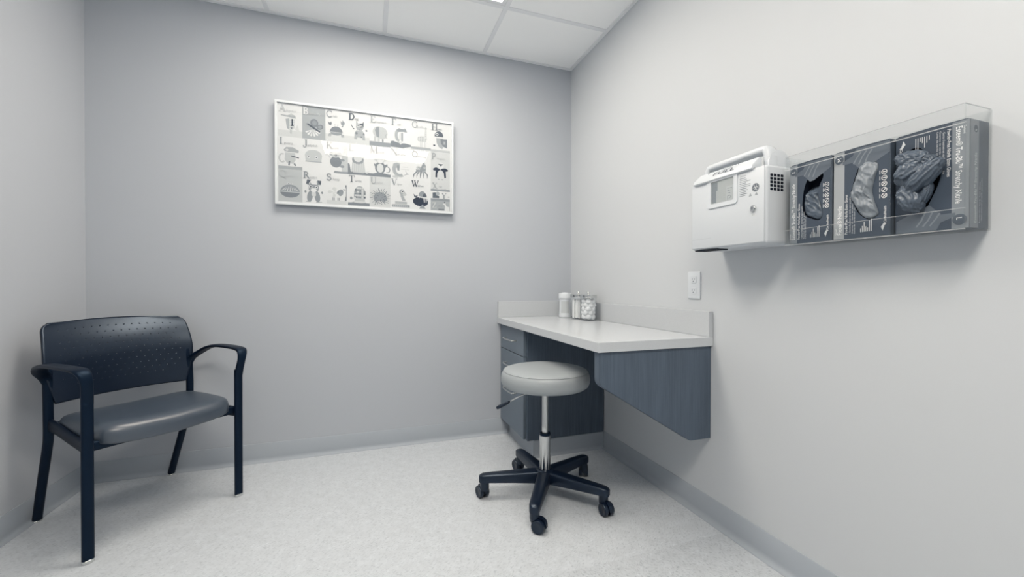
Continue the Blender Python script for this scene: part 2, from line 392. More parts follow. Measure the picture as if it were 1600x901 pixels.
dc = empty('drawer_cabinet', (-0.255, -0.222, 0))
ox, oy = -0.255, -0.222
def lb(x0, x1, y0, y1, z0, z1, bev=0.0): return bx(x0-ox, x1-ox, y0-oy, y1-oy, z0, z1, bev=bev)
obj('side_panel', lb(-0.494, -0.004, -0.441, -0.423, 0.1, 0.7225, 0.001), M_WOOD, dc)
obj('carcass', lb(-0.492, -0.004, -0.4225, -0.003, 0.1, 0.7225), M_WOODSM, dc)
for z0, z1, hz in ((0.571, 0.719, 0.645), (0.414, 0.567, 0.490), (0.106, 0.410, 0.335)):
    d = obj('drawer', lb(-0.512, -0.4935, -0.424, -0.004, z0, z1, 0.0012), M_WOODSM, dc)
    bm = bmesh.new()
    pth = catmull([(-0.512, -0.128, hz), (-0.530, -0.130, hz), (-0.5395, -0.140, hz), (-0.544, -0.214, hz), (-0.5395, -0.288, hz), (-0.530, -0.298, hz), (-0.512, -0.300, hz)], 5)
    sweep(bm, [p-Vector((ox, oy, 0)) for p in pth], (0, 0, 1), (0.009, 0.007), 8)
    obj('handle', bm, M_SATIN, d, smooth=True)
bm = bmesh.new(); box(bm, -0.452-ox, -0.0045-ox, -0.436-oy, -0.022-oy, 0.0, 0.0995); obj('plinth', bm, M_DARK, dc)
def cove_part(length, loc, rz, parent):
    bm = bmesh.new()
    prof = [(0, 0.0985), (-0.0032, 0.097), (-0.0032, 0.02), (-0.006, 0.01), (-0.012, 0.003), (-0.013, 0.0), (0, 0.0)]
    prism(bm, prof, 'x', 0, length); o = obj('plinth_cove_base', bm, M_BASE, parent, auto=0.6); o.location = loc; o.rotation_euler = (0, 0, rz)
cove_part(0.4475, (-0.452-ox, -0.4362-oy, 0), 0, dc)
cove_part(0.414, (-0.4522-ox, -0.022-oy, 0), -PI/2, dc)
tag(dc, 'three-drawer grey wood cabinet under the desk with arched metal pulls', 'cabinet')

bm = bmesh.new()
r = 0.03; pts = [(-0.002, 0.7225), (-0.526, 0.7225)]
for k in range(7):
    a = PI+k/6*(PI/2-0.55); pts.append((-0.526+r*1.4+r*1.4*math.cos(a), 0.625+r*1.4*math.sin(a)))
pts += [(-0.108, 0.3465), (-0.100, 0.345), (-0.002, 0.345)]
prism(bm, pts, 'y', -0.018, 0.018, 0.0015)
ep = tag(obj('end_panel', bm, M_WOOD), 'grey wood-grain tapered end panel carrying the free end of the desk', 'support panel')
ep.location = (0, -1.235, 0)

# ------------------------------------------------------------------ jars on the desk
ZT = 0.7622
wc = empty('wipe_canister', (-0.118, -0.150, ZT))
bm = bmesh.new(); lathe(bm, [(0.030, 0), (0.0385, 0.002), (0.040, 0.006), (0.040, 0.012), (0.0385, 0.02), (0.0365, 0.06), (0.036, 0.10), (0.037, 0.118), (0.037, 0.122), (0.0, 0.123)], 40); obj('canister_body', bm, M_WHITEPL2, wc, auto=0.7)
bm = bmesh.new(); lathe(bm, [(0.0405, 0.1235), (0.0415, 0.125), (0.0415, 0.155), (0.040, 0.158), (0.022, 0.159), (0.021, 0.163), (0.0, 0.164)], 40); obj('canister_lid', bm, M_WHITEPL2, wc, auto=0.5)
bm = bmesh.new()
av = math.atan2(CAM.y+0.15, CAM.x+0.118)
ring0, ring1 = [], []
for k in range(11):
    a = av-0.72+1.44*k/10
    for rr, z, lst in ((0.0384, 0.03, ring0), (0.0372, 0.108, ring1)): lst.append(bm.verts.new((rr*math.cos(a), rr*math.sin(a), z)))
for k in range(10): bm.faces.new((ring0[k], ring0[k+1], ring1[k+1], ring1[k]))
obj('paper_label', bm, G[1], wc, smooth=True)
tag(wc, 'white plastic canister with paper label, leftmost on the desk', 'canister')
def glass_jar(loc, label, rad=0.05, hh=0.135):
    j = empty('glass_jar', loc)
    bm = bmesh.new(); n = 40
    lathe(bm, [(rad-0.008, 0.0005), (rad-0.002, 0.002), (rad, 0.006), (rad, hh-0.006), (rad-0.002, hh), (rad-0.005, hh), (rad-0.0035, hh-0.007), (rad-0.0035, 0.010), (rad-0.006, 0.007), (0.0, 0.0065)], n, cap=True)
    obj('jar_body', bm, M_GLASS, j, auto=0.8)
    bm = bmesh.new(); lathe(bm, [(0, hh+0.0005), (rad+0.0005, hh+0.0005), (rad+0.001, hh+0.002), (rad+0.001, hh+0.0165), (rad-0.001, hh+0.0185), (0.006, hh+0.0195), (0.0, hh+0.0195)], n)
    ld = obj('jar_lid', bm, M_CHROME, j, auto=0.6)
    bm = bmesh.new(); lathe(bm, [(0.004, hh+0.0195), (0.0035, hh+0.024), (0.0065, hh+0.028), (0.0075, hh+0.032), (0.005, hh+0.036), (0, hh+0.037)], 16)
    obj('knob', bm, M_CHROME, ld, smooth=True)
    tag(j, label, 'jar', 'glass apothecary jars on the desk'); return j
J2, J3 = Vector((-0.098, -0.292, ZT)), Vector((-0.090, -0.404, ZT))
glass_jar(J2, 'clear glass jar of pale sticks with metal lid, between canister and cotton jar')
glass_jar(J3, 'clear glass jar full of cotton balls with metal lid, rightmost on the desk')
bm = bmesh.new(); bmesh.ops.create_icosphere(bm, subdivisions=3, radius=0.0178)
for v in bm.verts:
    n_ = noise.noise(v.co*62)*0.0042+noise.noise(v.co*170)*0.0016; v.co += v.co.normalized()*n_
me_cb = bpy.data.meshes.new('cotton_ball'); bm.to_mesh(me_cb); bm.free(); me_cb.materials.append(M_COTTON)
for p_ in me_cb.polygons: p_.use_smooth = True
k = 0
for lay in range(5):
    spots = [(0.0262*math.cos(a+lay*0.52), 0.0262*math.sin(a+lay*0.52)) for a in [2*PI*i/6 for i in range(6)]]
    if lay == 4: spots.append((0, 0))
    for x, y in spots:
        o = bpy.data.objects.new('cotton_ball', me_cb); COL.objects.link(o)
        o.location = J3+Vector((x, y, 0.0238+lay*0.0228+random.uniform(-.001, .001)))
        o.rotation_euler = (random.random()*6, random.random()*6, random.random()*6)
        o.scale = [random.uniform(0.9, 1.06) for _ in range(3)]
        tag(o, 'fluffy white cotton ball inside the glass jar with the metal lid', 'cotton ball', 'cotton balls in the jar')
bm = bmesh.new(); prism(bm, rrect(-0.0085, 0.0085, 0.0, 0.115, 0.008, 4), 'y', -0.0008, 0.0008)
me_st = bpy.data.meshes.new('tongue_depressor'); bm.to_mesh(me_st); bm.free(); me_st.materials.append(M_STICK)
for i in range(12):
    a = 2*PI*i/12+0.2; rr = 0.029 if i % 2 else 0.036
    o = bpy.data.objects.new('tongue_depressor', me_st); COL.objects.link(o)
    o.location = J2+Vector((rr*math.cos(a), rr*math.sin(a), 0.0075)); o.rotation_euler = (0, 0, a+PI/2+random.uniform(-.3, .3))
    tag(o, 'pale flat stick standing upright inside the middle glass jar', 'stick', 'sticks in the middle jar')

# ------------------------------------------------------------------ rolling stool
st = empty('rolling_stool', (-0.563, -0.842, 0))
R = 0.203
bm = bmesh.new()
prof = [(0.0, 0.508), (0.165, 0.508), (0.186, 0.511), (0.197, 0.519), (0.2025, 0.533), (0.2035, 0.548), (0.2015, 0.563), (0.197, 0.574), (0.1915, 0.5805), (0.188, 0.584), (0.182, 0.5875), (0.165, 0.5915), (0.13, 0.595), (0.08, 0.597), (0.0, 0.598)]
lathe(bm, prof, 72); seat = obj('seat_cushion', bm, M_VINYL_GR, st, smooth=True)
bm = bmesh.new(); pp = [(0.1905*math.cos(2*PI*i/72), 0.1905*math.sin(2*PI*i/72), 0.5818) for i in range(73)]
rings = []
for i in range(72):
    a = 2*PI*i/72; ring = []
    for q in range(6):
        b = 2*PI*q/6; rr = 0.1908+0.0019*math.cos(b); ring.append(bm.verts.new((rr*math.cos(a), rr*math.sin(a), 0.5818+0.0019*math.sin(b))))
    rings.append(ring)
for i in range(72):
    r1, r2 = rings[i], rings[(i+1) % 72]
    for q in range(6): bm.faces.new((r1[q], r1[(q+1) % 6], r2[(q+1) % 6], r2[q]))
obj('piping', bm, M_VINYL_GR, seat, smooth=True)
bm = bmesh.new(); lathe(bm, [(0.10, 0.496), (0.12, 0.5), (0.16, 0.5075), (0.0, 0.5078)], 40); lathe(bm, [(0.028, 0.478), (0.03, 0.496), (0, 0.497)], 24); obj('seat_plate', bm, M_NAVYMET, st, auto=0.6)
bm = bmesh.new(); lathe(bm, [(0.0145, 0.29), (0.0145, 0.318), (0.0148, 0.319), (0.0148, 0.321), (0.0145, 0.322), (0.0145, 0.465), (0.017, 0.466), (0.017, 0.478)], 28); obj('gas_piston', bm, M_SATIN, st, auto=0.6)
bm = bmesh.new(); lathe(bm, [(0.0255, 0.283), (0.0255, 0.292), (0.023, 0.2945), (0.0165, 0.2945), (0.0165, 0.283)], 28, cap=False); obj('collar', bm, M_NAVYMET, st, auto=0.5)
bm = bmesh.new(); lathe(bm, [(0.0243, 0.1278), (0.0243, 0.256), (0.026, 0.2565), (0.026, 0.2825), (0.0, 0.2828)], 40)
sl = obj('column_sleeve', bm, M_SATIN, st, auto=0.5)
bm = bmesh.new()   # dark tapering flutes in the foot of the sleeve
for i in range(10):
    a = 2*PI*(i+0.5)/10
    for r_ in (0.0246,):
        base = [(a-0.13, 0.1285), (a+0.13, 0.1285), (a+0.11, 0.155), (a, 0.198), (a-0.11, 0.155)]
        bm.faces.new([bm.verts.new((r_*math.cos(q), r_*math.sin(q), z)) for q, z in base])
obj('sleeve_flutes', bm, M_NAVYMET, sl)
bm = bmesh.new(); lathe(bm, [(0.03, 0.072), (0.046, 0.075), (0.048, 0.112), (0.042, 0.123), (0.03, 0.127), (0.0, 0.1275)], 30); obj('base_hub', bm, M_NAVY, st, auto=0.8)
bm_w = bmesh.new()
for k in range(5):
    a = math.radians(90+72*k+4.0)
    ca, sa = math.cos(a), math.sin(a)
    def Q(rr, l, z): return (rr*ca-l*sa, rr*sa+l*ca, z)
    bm = bmesh.new(); rings = []
    for rr, hw, z0, z1 in ((0.028, 0.027, 0.072, 0.124), (0.06, 0.0275, 0.073, 0.1235), (0.15, 0.025, 0.077, 0.1195), (0.262, 0.0225, 0.080, 0.1145), (0.285, 0.0215, 0.079, 0.1125), (0.298, 0.0175, 0.079, 0.109), (0.304, 0.010, 0.080, 0.104)):
        b_ = min(0.007, hw*.4)
        rings.append([bm.verts.new(Q(rr, l, z)) for l, z in ((-hw, z0), (hw, z0), (hw, z1-b_), (hw-b_*0.5, z1-b_*0.3), (hw-b_*1.4, z1), (-hw+b_*1.4, z1), (-hw+b_*.5, z1-b_*.3), (-hw, z1-b_))])
    for r1, r2 in zip(rings, rings[1:]):
        for i in range(8): bm.faces.new((r1[i], r1[(i+1) % 8], r2[(i+1) % 8], r2[i]))
    bm.faces.new(rings[0][::-1]); bm.faces.new(rings[-1])
    obj('base_leg', bm, M_NAVY, st, auto=0.7)
    # caster: hooded twin wheel trailing outwards at its own angle
    cx, cy = 0.278*ca, 0.278*sa
    sw = math.radians((10, -60, 75, -35, 40)[k])+a
    sx, sy = math.cos(sw), math.sin(sw)
    wc_ = Vector((cx+0.020*sx, cy+0.020*sy, 0.0277)); axis = Vector((-sy, sx, 0)); fwd = Vector((sx, sy, 0))
    bm = bmesh.new(); lathe(bm, [(0.006, 0.045), (0.006, 0.079)], 12, (cx, cy)); lathe(bm, [(0.012, 0.036), (0.0185, 0.039), (0.0205, 0.052), (0.0205, 0.0775), (0.018, 0.0788)], 18, (cx, cy))
    hood = []
    for l in (-0.006, 0.006):
        hood.append([bm.verts.new(wc_+axis*l+fwd*rr*math.cos(t)+Vector((0, 0, rr*math.sin(t)))) for rr, t in [(0.0335, math.radians(d)) for d in range(0, 200, 20)]+[(0.012, math.radians(180)), (0.012, 0)]])
    n_ = len(hood[0])
    bm.faces.new(hood[0][::-1]); bm.faces.new(hood[1])
    for i in range(n_): bm.faces.new((hood[0][i], hood[0][(i+1) % n_], hood[1][(i+1) % n_], hood[1][i]))
    cs = obj('caster', bm, M_NAVY, st)
    for s_ in (-1, 1):
        bm = bmesh.new(); prof = [(0.0, 0.006), (0.0255, 0.006), (0.0273, 0.008), (0.0275, 0.0195), (0.0255, 0.023), (0.017, 0.024), (0.015, 0.023), (0.0, 0.023)]
        rr_ = []
        for r_, l in prof:
            rr_.append([bm.verts.new(wc_+axis*(l*s_)+fwd*r_*math.cos(2*PI*i/20)+Vector((0, 0, r_*math.sin(2*PI*i/20)))) for i in range(20)])
        for r1, r2 in zip(rr_, rr_[1:]):
            for i in range(20): bm.faces.new((r1[i], r1[(i+1) % 20], r2[(i+1) % 20], r2[i]))
        bmesh.ops.remove_doubles(bm, verts=bm.verts[:], dist=1e-5)
        obj('wheel', bm, M_NAVY, cs, auto=0.6)
bm = bmesh.new(); sweep(bm, [(-0.03, 0.01, 0.489), (-0.10, 0.035, 0.466), (-0.165, 0.058, 0.430)], (0, 0, 1), (0.0065, 0.0065), 10)
lv = obj('height_lever', bm, M_CHROME, st, smooth=True)
bm = bmesh.new(); sweep(bm, [Vector((-0.155, 0.0545, 0.4355)).lerp(Vector((-0.212, 0.0745, 0.404)), t) for t in (0, .04, .2, .5, .8, .95, 1)], (0, 0, 1), [(0.008, 0.008), (0.0125, 0.0125), (0.0145, 0.0145), (0.0155, 0.0155), (0.017, 0.017), (0.014, 0.014), (0.006, 0.006)], 14)
obj('lever_grip', bm, M_NAVY, lv, smooth=True)
tag(st, 'round grey rolling stool with chrome column and black five-wheel base', 'stool')

# ------------------------------------------------------------------ side chair (local x = across, local y = backwards)
ch = empty('side_chair', (-2.265, -0.3785, 0), PI/4)
FS, FT = 0.255, 0.265
for s_ in (-1, 1):
    # front leg: straight oval tube, then the flat armrest strap bending over its top
    bm = bmesh.new()
    pts = [(s_*FS, -FT, z) for z in (0.012, 0.2, 0.40, 0.52, 0.585)]
    sweep(bm, pts, (1, 0, 0), [(0.034, 0.021)]*5, 14, 2.6)
    lg = obj('leg', bm, M_NAVYMET, ch, auto=0.9)
    bm = bmesh.new(); sweep(bm, [(s_*FS, -FT, z) for z in (0.0, 0.003, 0.011, 0.0125)], (1, 0, 0), [(0.026, 0.016), (0.034, 0.022), (0.0355, 0.0225), (0.034, 0.021)], 14, 2.4)
    obj('glide', bm, M_CHROME, lg, smooth=True)
    bm = bmesh.new()
    pts = catmull([(s_*0.243, 0.112, 0.585), (s_*0.252, 0.105, 0.612), (s_*0.274, 0.072, 0.640), (s_*0.285, 0.02, 0.664), (s_*0.286, -0.05, 0.676), (s_*0.281, -0.16, 0.678), (s_*0.272, -0.246, 0.675), (s_*0.266, -0.274, 0.663), (s_*0.261, -0.281, 0.635), (s_*0.257, -0.272, 0.590), (s_*FS, -FT, 0.555)], 6)
    n_ = len(pts); sz = []
    for i in range(n_):
        t = i/(n_-1)
        wd = 0.030+0.017*math.sin(PI/2*min(1, t/0.3)) if t < 0.62 else 0.047-0.0128*min(1, (t-0.62)/0.2)
        sz.append((wd, 0.0155 if t < 0.8 else 0.0155+0.0058*(t-0.8)/0.2))
    sweep(bm, pts, (1, 0, 0), sz, 14, 2.8)
    obj('armrest', bm, M_NAVYMET, ch, auto=0.9)
    # rear leg: raked foot, vertical middle, leaning back support
    bm = bmesh.new()
    pts = catmull([(s_*0.233, 0.262, 0.012), (s_*0.237, 0.195, 0.175), (s_*0.2405, 0.130, 0.325), (s_*0.242, 0.112, 0.38), (s_*0.243, 0.109, 0.48), (s_*0.2425, 0.114, 0.58), (s_*0.2415, 0.121, 0.655)], 5)
    sweep(bm, pts, (1, 0, 0), (0.03, 0.024), 14, 2.6)
    lg = obj('leg', bm, M_NAVYMET, ch, auto=0.9)
    bm = bmesh.new(); sweep(bm, [(s_*0.233, 0.266, 0.0), (s_*0.233, 0.265, 0.003), (s_*0.233, 0.263, 0.0115), (s_*0.233, 0.262, 0.0125)], (1, 0, 0), [(0.026, 0.018), (0.032, 0.026), (0.0325, 0.026), (0.031, 0.024)], 14, 2.4)
    obj('glide', bm, M_CHROME, lg, smooth=True)
    bm = bmesh.new()
    sweep(bm, catmull([(s_*0.240, 0.11, 0.425), (s_*0.236, 0.04, 0.415), (s_*0.236, -0.08, 0.398), (s_*0.240, -0.17, 0.392), (s_*0.25, -0.262, 0.392)], 4), (0, 0, 1), (0.046, 0.018), 12, 3)
    obj('side_rail', bm, M_NAVYMET, ch, auto=0.9)
for y, z, hw in ((-0.246, 0.398, 0.243), (0.108, 0.412, 0.24)):
    bm = bmesh.new(); sweep(bm, [(-hw, y, z), (hw, y, z)], (0, 0, 1), (0.036, 0.016), 12, 3); obj('cross_rail', bm, M_NAVYMET, ch, auto=0.9)
# seat cushion: rounded outline with a bowed front, waterfall front edge
def seat_out(t):   # unit outline: superellipse
    c, s = math.cos(t), math.sin(t); e = 2/7.5
    x = math.copysign(abs(c)**e, c); y = math.copysign(abs(s)**e, s)
    yy = -0.085+(-y)*0.195           # back +0.11, front -0.28
    k_ = max(0, y); yy -= 0.022*k_*(1-x*x)
    xw = 0.231
    return x*xw, yy
bm = bmesh.new(); N = 64; rings = []
lay = [(0.0, 0.395), (0.93, 0.394), (0.978, 0.395), (0.994, 0.398), (1.0, 0.405), (1.0, 0.422), (0.996, 0.433), (0.982, 0.444), (0.957, 0.453), (0.915, 0.460), (0.86, 0.4645), (0.78, 0.467), (0.6, 0.467), (0.35, 0.465), (0.15, 0.4645), (0.0, 0.4645)]
for q, z in lay[1:-1]:
    ring = []
    for i in range(N):
        x, y = seat_out(2*PI*i/N); x, y = x*q, -0.085+(y+0.085)*q
        fr = max(0, (-y-0.12)/0.18); k_ = (z-0.394)/0.073
        dz = -0.010*fr*(1-(x/0.24)**2)*(1-0.35*k_)+0.007*(x/0.24)**2-0.012*max(0, (y+0.02)/0.13)*k_
        dz += 0.012*(1-k_)*max(0, (y+0.02)/0.13)
        ring.append(bm.verts.new((x, y, z+dz)))
    rings.append(ring)
for r1, r2 in zip(rings, rings[1:]):
    for i in range(N): bm.faces.new((r1[i], r1[(i+1) % N], r2[(i+1) % N], r2[i]))
bm.faces.new(rings[0][::-1]); bm.faces.new(rings[-1])
obj('seat', bm, M_VINYL_DK, ch, smooth=True)
# backrest: perforated moulded shell, dished, with real holes
NX, NZ = 72, 52
def back_pt(a, b):
    z = 0.502+b*(0.312+0.012*(1-a*a))
    hw = 0.222+0.033*math.sin(min(1, b/0.55)*PI/2)
    if b > 0.55: hw = 0.255-0.010*((b-0.55)/0.45)**1.5
    if b > 0.9: hw -= 0.024*(1-math.sqrt(max(0, 1-((b-0.9)/0.1)**2)))
    te = 0.105+0.012*(b-0.3)+0.20*max(0, b-0.5)**1.7
    y = te+0.052*(1-a*a)-0.004
    return Vector((a*hw, y, z))
bm = bmesh.new(); g = [[bm.verts.new(back_pt(-1+2*i/NX, j/NZ)) for i in range(NX+1)] for j in range(NZ+1)]
for j in range(NZ):
    for i in range(NX):
        a = -1+2*(i+.5)/NX; b = (j+.5)/NZ
        row = j//4
        hole = (j % 4 == 2 and (i+2*(row % 2)) % 4 == 1 and abs(a) < 0.84 and 0.15+0.12*abs(a)**2 < b < 0.97)
        q4 = (g[j][i], g[j][i+1], g[j+1][i+1], g[j+1][i])
        if not hole: bm.faces.new(q4)
        else:       # small round-ish perforation inside this cell
            cc = sum((v.co for v in q4), Vector())/4; iv_ = [bm.verts.new(cc+(v.co-cc)*0.58) for v in q4]
            for e_ in range(4): bm.faces.new((q4[e_], q4[(e_+1) % 4], iv_[(e_+1) % 4], iv_[e_]))
bk = obj('backrest', bm, M_NAVY, ch, smooth=True)
so = bk.modifiers.new('thickness', 'SOLIDIFY'); so.thickness = 0.009; so.offset = 1.0 if bk.data.polygons[0].normal.y > 0 else -1.0
for s_ in (-1, 1):
    bm = bmesh.new(); sweep(bm, [(s_*0.234, 0.119, 0.56), (s_*0.236, 0.119, 0.60), (s_*0.239, 0.121, 0.66), (s_*0.239, 0.128, 0.70)], (1, 0, 0), [(0.02, 0.016), (0.03, 0.02), (0.03, 0.02), (0.02, 0.012)], 10, 2.6)
    obj('back_bracket', bm, M_NAVY, ch, auto=0.9)
tag(ch, 'black armchair with perforated plastic back and dark vinyl seat in the corner', 'chair')

# ------------------------------------------------------------------ wall outlet
ou = empty('wall_outlet', (0, -1.1605, 0.9735), -PI/2)
bm = bmesh.new(); box(bm, -0.036, 0.036, -0.0065, -0.0003, -0.058, 0.058, 0.003, 3); obj('cover_plate', bm, M_WHITEPL2, ou, auto=0.7)
for zc in (0.0235, -0.0235):
    bm = bmesh.new(); prism(bm, rrect(-0.0165, 0.0165, zc-0.0145, zc+0.0145, 0.006), 'y', -0.0085, -0.0062, 0.0006)
    rc = obj('receptacle', bm, M_WHITEPL2, ou)
    d = Draw(y=-0.0087)
    d.rect(-0.0075, -0.0052, zc-0.002, zc+0.0075, 6); d.rect(0.0050, 0.0072, zc-0.001, zc+0.0065, 6); d.ell(0, zc-0.0075, 0.0026, 0.0026, 6, n=12)
    d.build('slots', rc, G)
tag(ou, 'white duplex wall outlet above the desk end', 'outlet')

# ------------------------------------------------------------------ sharps cabinet on the right wall
sh = empty('sharps_cabinet', (0, -1.462, 1.105), -PI/2)
bm = bmesh.new(); box(bm, -0.158, 0.158, -0.150, -0.0005, 0.0, 0.25, 0.011, 4); obj('cabinet_body', bm, M_WHITEPL, sh, auto=0.9)
bm = bmesh.new(); box(bm, -0.1535, 0.1535, -0.1535, -0.1495, 0.006, 0.2465, 0.0015); fd = obj('front_door', bm, M_WHITEPL, sh, auto=0.9)
# window: raised rounded frame, pane and grey container behind
bm = bmesh.new(); o_ = rrect(-0.074, 0.055, 0.146, 0.252, 0.011); i_ = rrect(-0.059, 0.041, 0.160, 0.240, 0.006)
for yy in (-0.1575, -0.1530):
    ov = [bm.verts.new((q[0], yy, q[1])) for q in o_]; iv = [bm.verts.new((q[0], yy, q[1])) for q in i_]
    n_ = len(o_)
    for k in range(n_): bm.faces.new((ov[k], ov[(k+1) % n_], iv[(k+1) % n_], iv[k]))
    if yy == -0.1575: ov0, iv0 = ov, iv
for k in range(n_):
    bm.faces.new((ov0[k], ov0[(k+1) % n_], ov[(k+1) % n_], ov[k])); bm.faces.new((iv0[k], iv0[(k+1) % n_], iv[(k+1) % n_], iv[k]))
wf = obj('window_frame', bm, M_WHITEPL2, sh, auto=0.6)
bm = bmesh.new(); prism(bm, i_, 'y', -0.1541, -0.1537); obj('inner_container', bm, M_GREYPL, sh)
d = Draw(y=-0.1543); d.poly([(-0.056, 0.163), (-0.036, 0.163), (-0.036, 0.205), (-0.030, 0.205), (-0.030, 0.236), (-0.056, 0.236)], 4); d.build('container_dark_area', sh, G)  # flat darker grey area drawn on the left of the container
d = Draw(y=-0.1543); d.rect(0.008, 0.040, 0.161, 0.212, 1)
for i in range(3): d.rect(0.013, 0.033-0.004*i, 0.203-0.008*i, 0.2045-0.008*i, 4)
d.stroke([(0.014, 0.164), (0.014, 0.178), (0.026, 0.178), (0.026, 0.172)], 0.0012, 5); d.stroke([(0.017, 0.166), (0.030, 0.173)], 0.001, 5)
d.build('container_label', sh, G)
bm = bmesh.new(); prism(bm, i_, 'y', -0.1562, -0.1550); obj('window_pane', bm, M_ACRYL, wf)
# printing, hazard roundel, lock
d = Draw(y=-0.1536)
for i in range(11):
    x1_ = 0.118 if i in (2, 4, 5) else 0.085+0.012*((i*37) % 5)/5
    d.rect(0.062, min(x1_, 0.104), 0.222-0.0058*i, 0.2245-0.0058*i, 3 if i % 3 else 4)
d.text('CAUTION', 0.064, 0.228, 0.007, 4, 0, 0.022)
for i in range(2): d.poly([(0.098+0.022*i, 0.158), (0.110+0.022*i, 0.158), (0.104+0.022*i, 0.169)], 3)
d.build('printed_instructions', sh, G)
d = Draw(x=0.123, z=0.183, y=-0.1538); d.ell(0, 0, 0.0135, 0.0135, 6); d.ring(0, 0, 0.0115, 0.001, 1)
for k in range(3):
    a = math.radians(90+120*k); d.arc(0.0048*math.cos(a), 0.0048*math.sin(a), 0.0042, 0.0042, 90+120*k+30, 90+120*k+330-0, 0.0016, 0, 12)
d.ring(0, 0, 0.0042, 0.0011, 1); d.build('hazard_roundel', sh, G)
bm = bmesh.new()
for r_, y0, y1 in ((0.0105, -0.1575, -0.153), (0.0075, -0.1605, -0.1575)):
    a_ = [bm.verts.new((0.116+r_*math.cos(2*PI*i/24), y0, 0.116+r_*math.sin(2*PI*i/24))) for i in range(24)]
    b_ = [bm.verts.new((0.116+r_*math.cos(2*PI*i/24), y1, 0.116+r_*math.sin(2*PI*i/24))) for i in range(24)]
    bm.faces.new(a_); bm.faces.new(b_[::-1])
    for i in range(24): bm.faces.new((a_[i], a_[(i+1) % 24], b_[(i+1) % 24], b_[i]))
lk = obj('lock', bm, M_CHROME, sh, auto=0.6)
d = Draw(x=0.116, z=0.116, y=-0.1607); d.rect(-0.001, 0.001, -0.0045, 0.0045, 7); d.rect(-0.0045, -0.0015, 0.0005, 0.003, 5); d.build('keyhole', lk, G)
d = Draw(y=-0.1537); d.rect(0.108, 0.124, 0.091, 0.101, 0); d.rect(0.112, 0.1135, 0.0945, 0.0975, 6); d.rect(0.117, 0.1185, 0.0945, 0.0975, 6); d.build('lock_sticker', sh, G)
# side vent: grid of flat dark shapes, shade of the openings put into their colour
bm = bmesh.new(); k = 0
d = Draw()
vent = []
for i in range(4):
    for j in range(5):
        y0 = -0.134+i*0.0150; z0 = 0.168+j*0.0112
        r_ = rrect(y0, y0+0.0118, z0, z0+0.0088, 0.0025 if (i in (0, 3) and j in (0, 4)) else 0.001, 3)
        bm.faces.new([bm.verts.new((0.1583, q[0], q[1])) for q in r_])
obj('vent_opening_shade', bm, M_DARK, sh)
bm = bmesh.new(); prism(bm, [(-0.142, -0.0035), (-0.035, -0.0035), (-0.035, -0.0005), (-0.142, -0.0005)], 'y', -0.148, -0.10); obj('bottom_slot_shade', bm, M_DARK, sh)  # added dark strip, its colour standing in for the shaded slot under the body
d = Draw(y=-0.1537); d.rect(-0.150, -0.060, 0.0395, 0.0402, 2); d.build('door_seam', sh, G)
# drop lid: sloped chute apron with printed FULL strip and the rounded counterbalance bar behind it
bm = bmesh.new(); prism(bm, [(-0.158, 0.243), (-0.163, 0.247), (-0.160, 0.258), (-0.128, 0.286), (-0.118, 0.284), (-0.118, 0.249), (-0.15, 0.249)], 'x', -0.138, 0.116, 0.002); ap = obj('chute_apron', bm, M_WHITEPL2, sh, auto=0.6)
bm = bmesh.new(); sweep(bm, catmull([(-0.132, -0.085, 0.252), (-0.131, -0.085, 0.290), (-0.124, -0.085, 0.308), (-0.108, -0.085, 0.313), (0.0, -0.085, 0.314), (0.098, -0.085, 0.315), (0.114, -0.085, 0.310), (0.121, -0.085, 0.292), (0.122, -0.085, 0.252)], 5), (0, 1, 0), (0.05, 0.026), 14, 3); obj('drop_lid', bm, M_WHITEPL2, sh, auto=0.9)
bm = bmesh.new(); pts = [(-0.110, 0.249)]+[(-0.062+0.048*math.cos(math.radians(t)), 0.262+0.048*math.sin(math.radians(t))) for t in range(170, -1, -17)]+[(-0.014, 0.249)]
prism(bm, pts, 'x', 0.126, 0.134, 0.001); obj('lid_cheek', bm, M_WHITEPL2, sh, auto=0.6)
bm = bmesh.new(); prism(bm, pts, 'x', -0.142, -0.134, 0.001); obj('lid_cheek', bm, M_WHITEPL2, sh, auto=0.6)
# print on the sloped apron face
d = Draw(y=0.0); 
d.text('FULL', -0.050, 0.0045, 0.022, 7, 0, 0.092); d.rect(-0.046, 0.030, 0.0215, 0.0225, 4); d.rect(-0.060, 0.020, 0.0245, 0.0252, 4)
d.rect(-0.030, 0.025, 0.029, 0.033, 3); d.rect(-0.084, -0.081, 0.024, 0.033, 7); d.rect(-0.084, -0.076, 0.031, 0.033, 7); d.ring(0.036, 0.031, 0.0035, 0.0012, 5); d.rect(0.046, 0.049, 0.026, 0.036, 6)
lab = d.build('lid_print', ap, G)
tilt = math.atan2(0.032, 0.028)
lab.location = (0, -0.1605, 0.2585); lab.rotation_euler = (tilt-PI/2, 0, 0)
tag(sh, 'white locking sharps container cabinet with window and vented side, left of glove boxes', 'sharps cabinet')

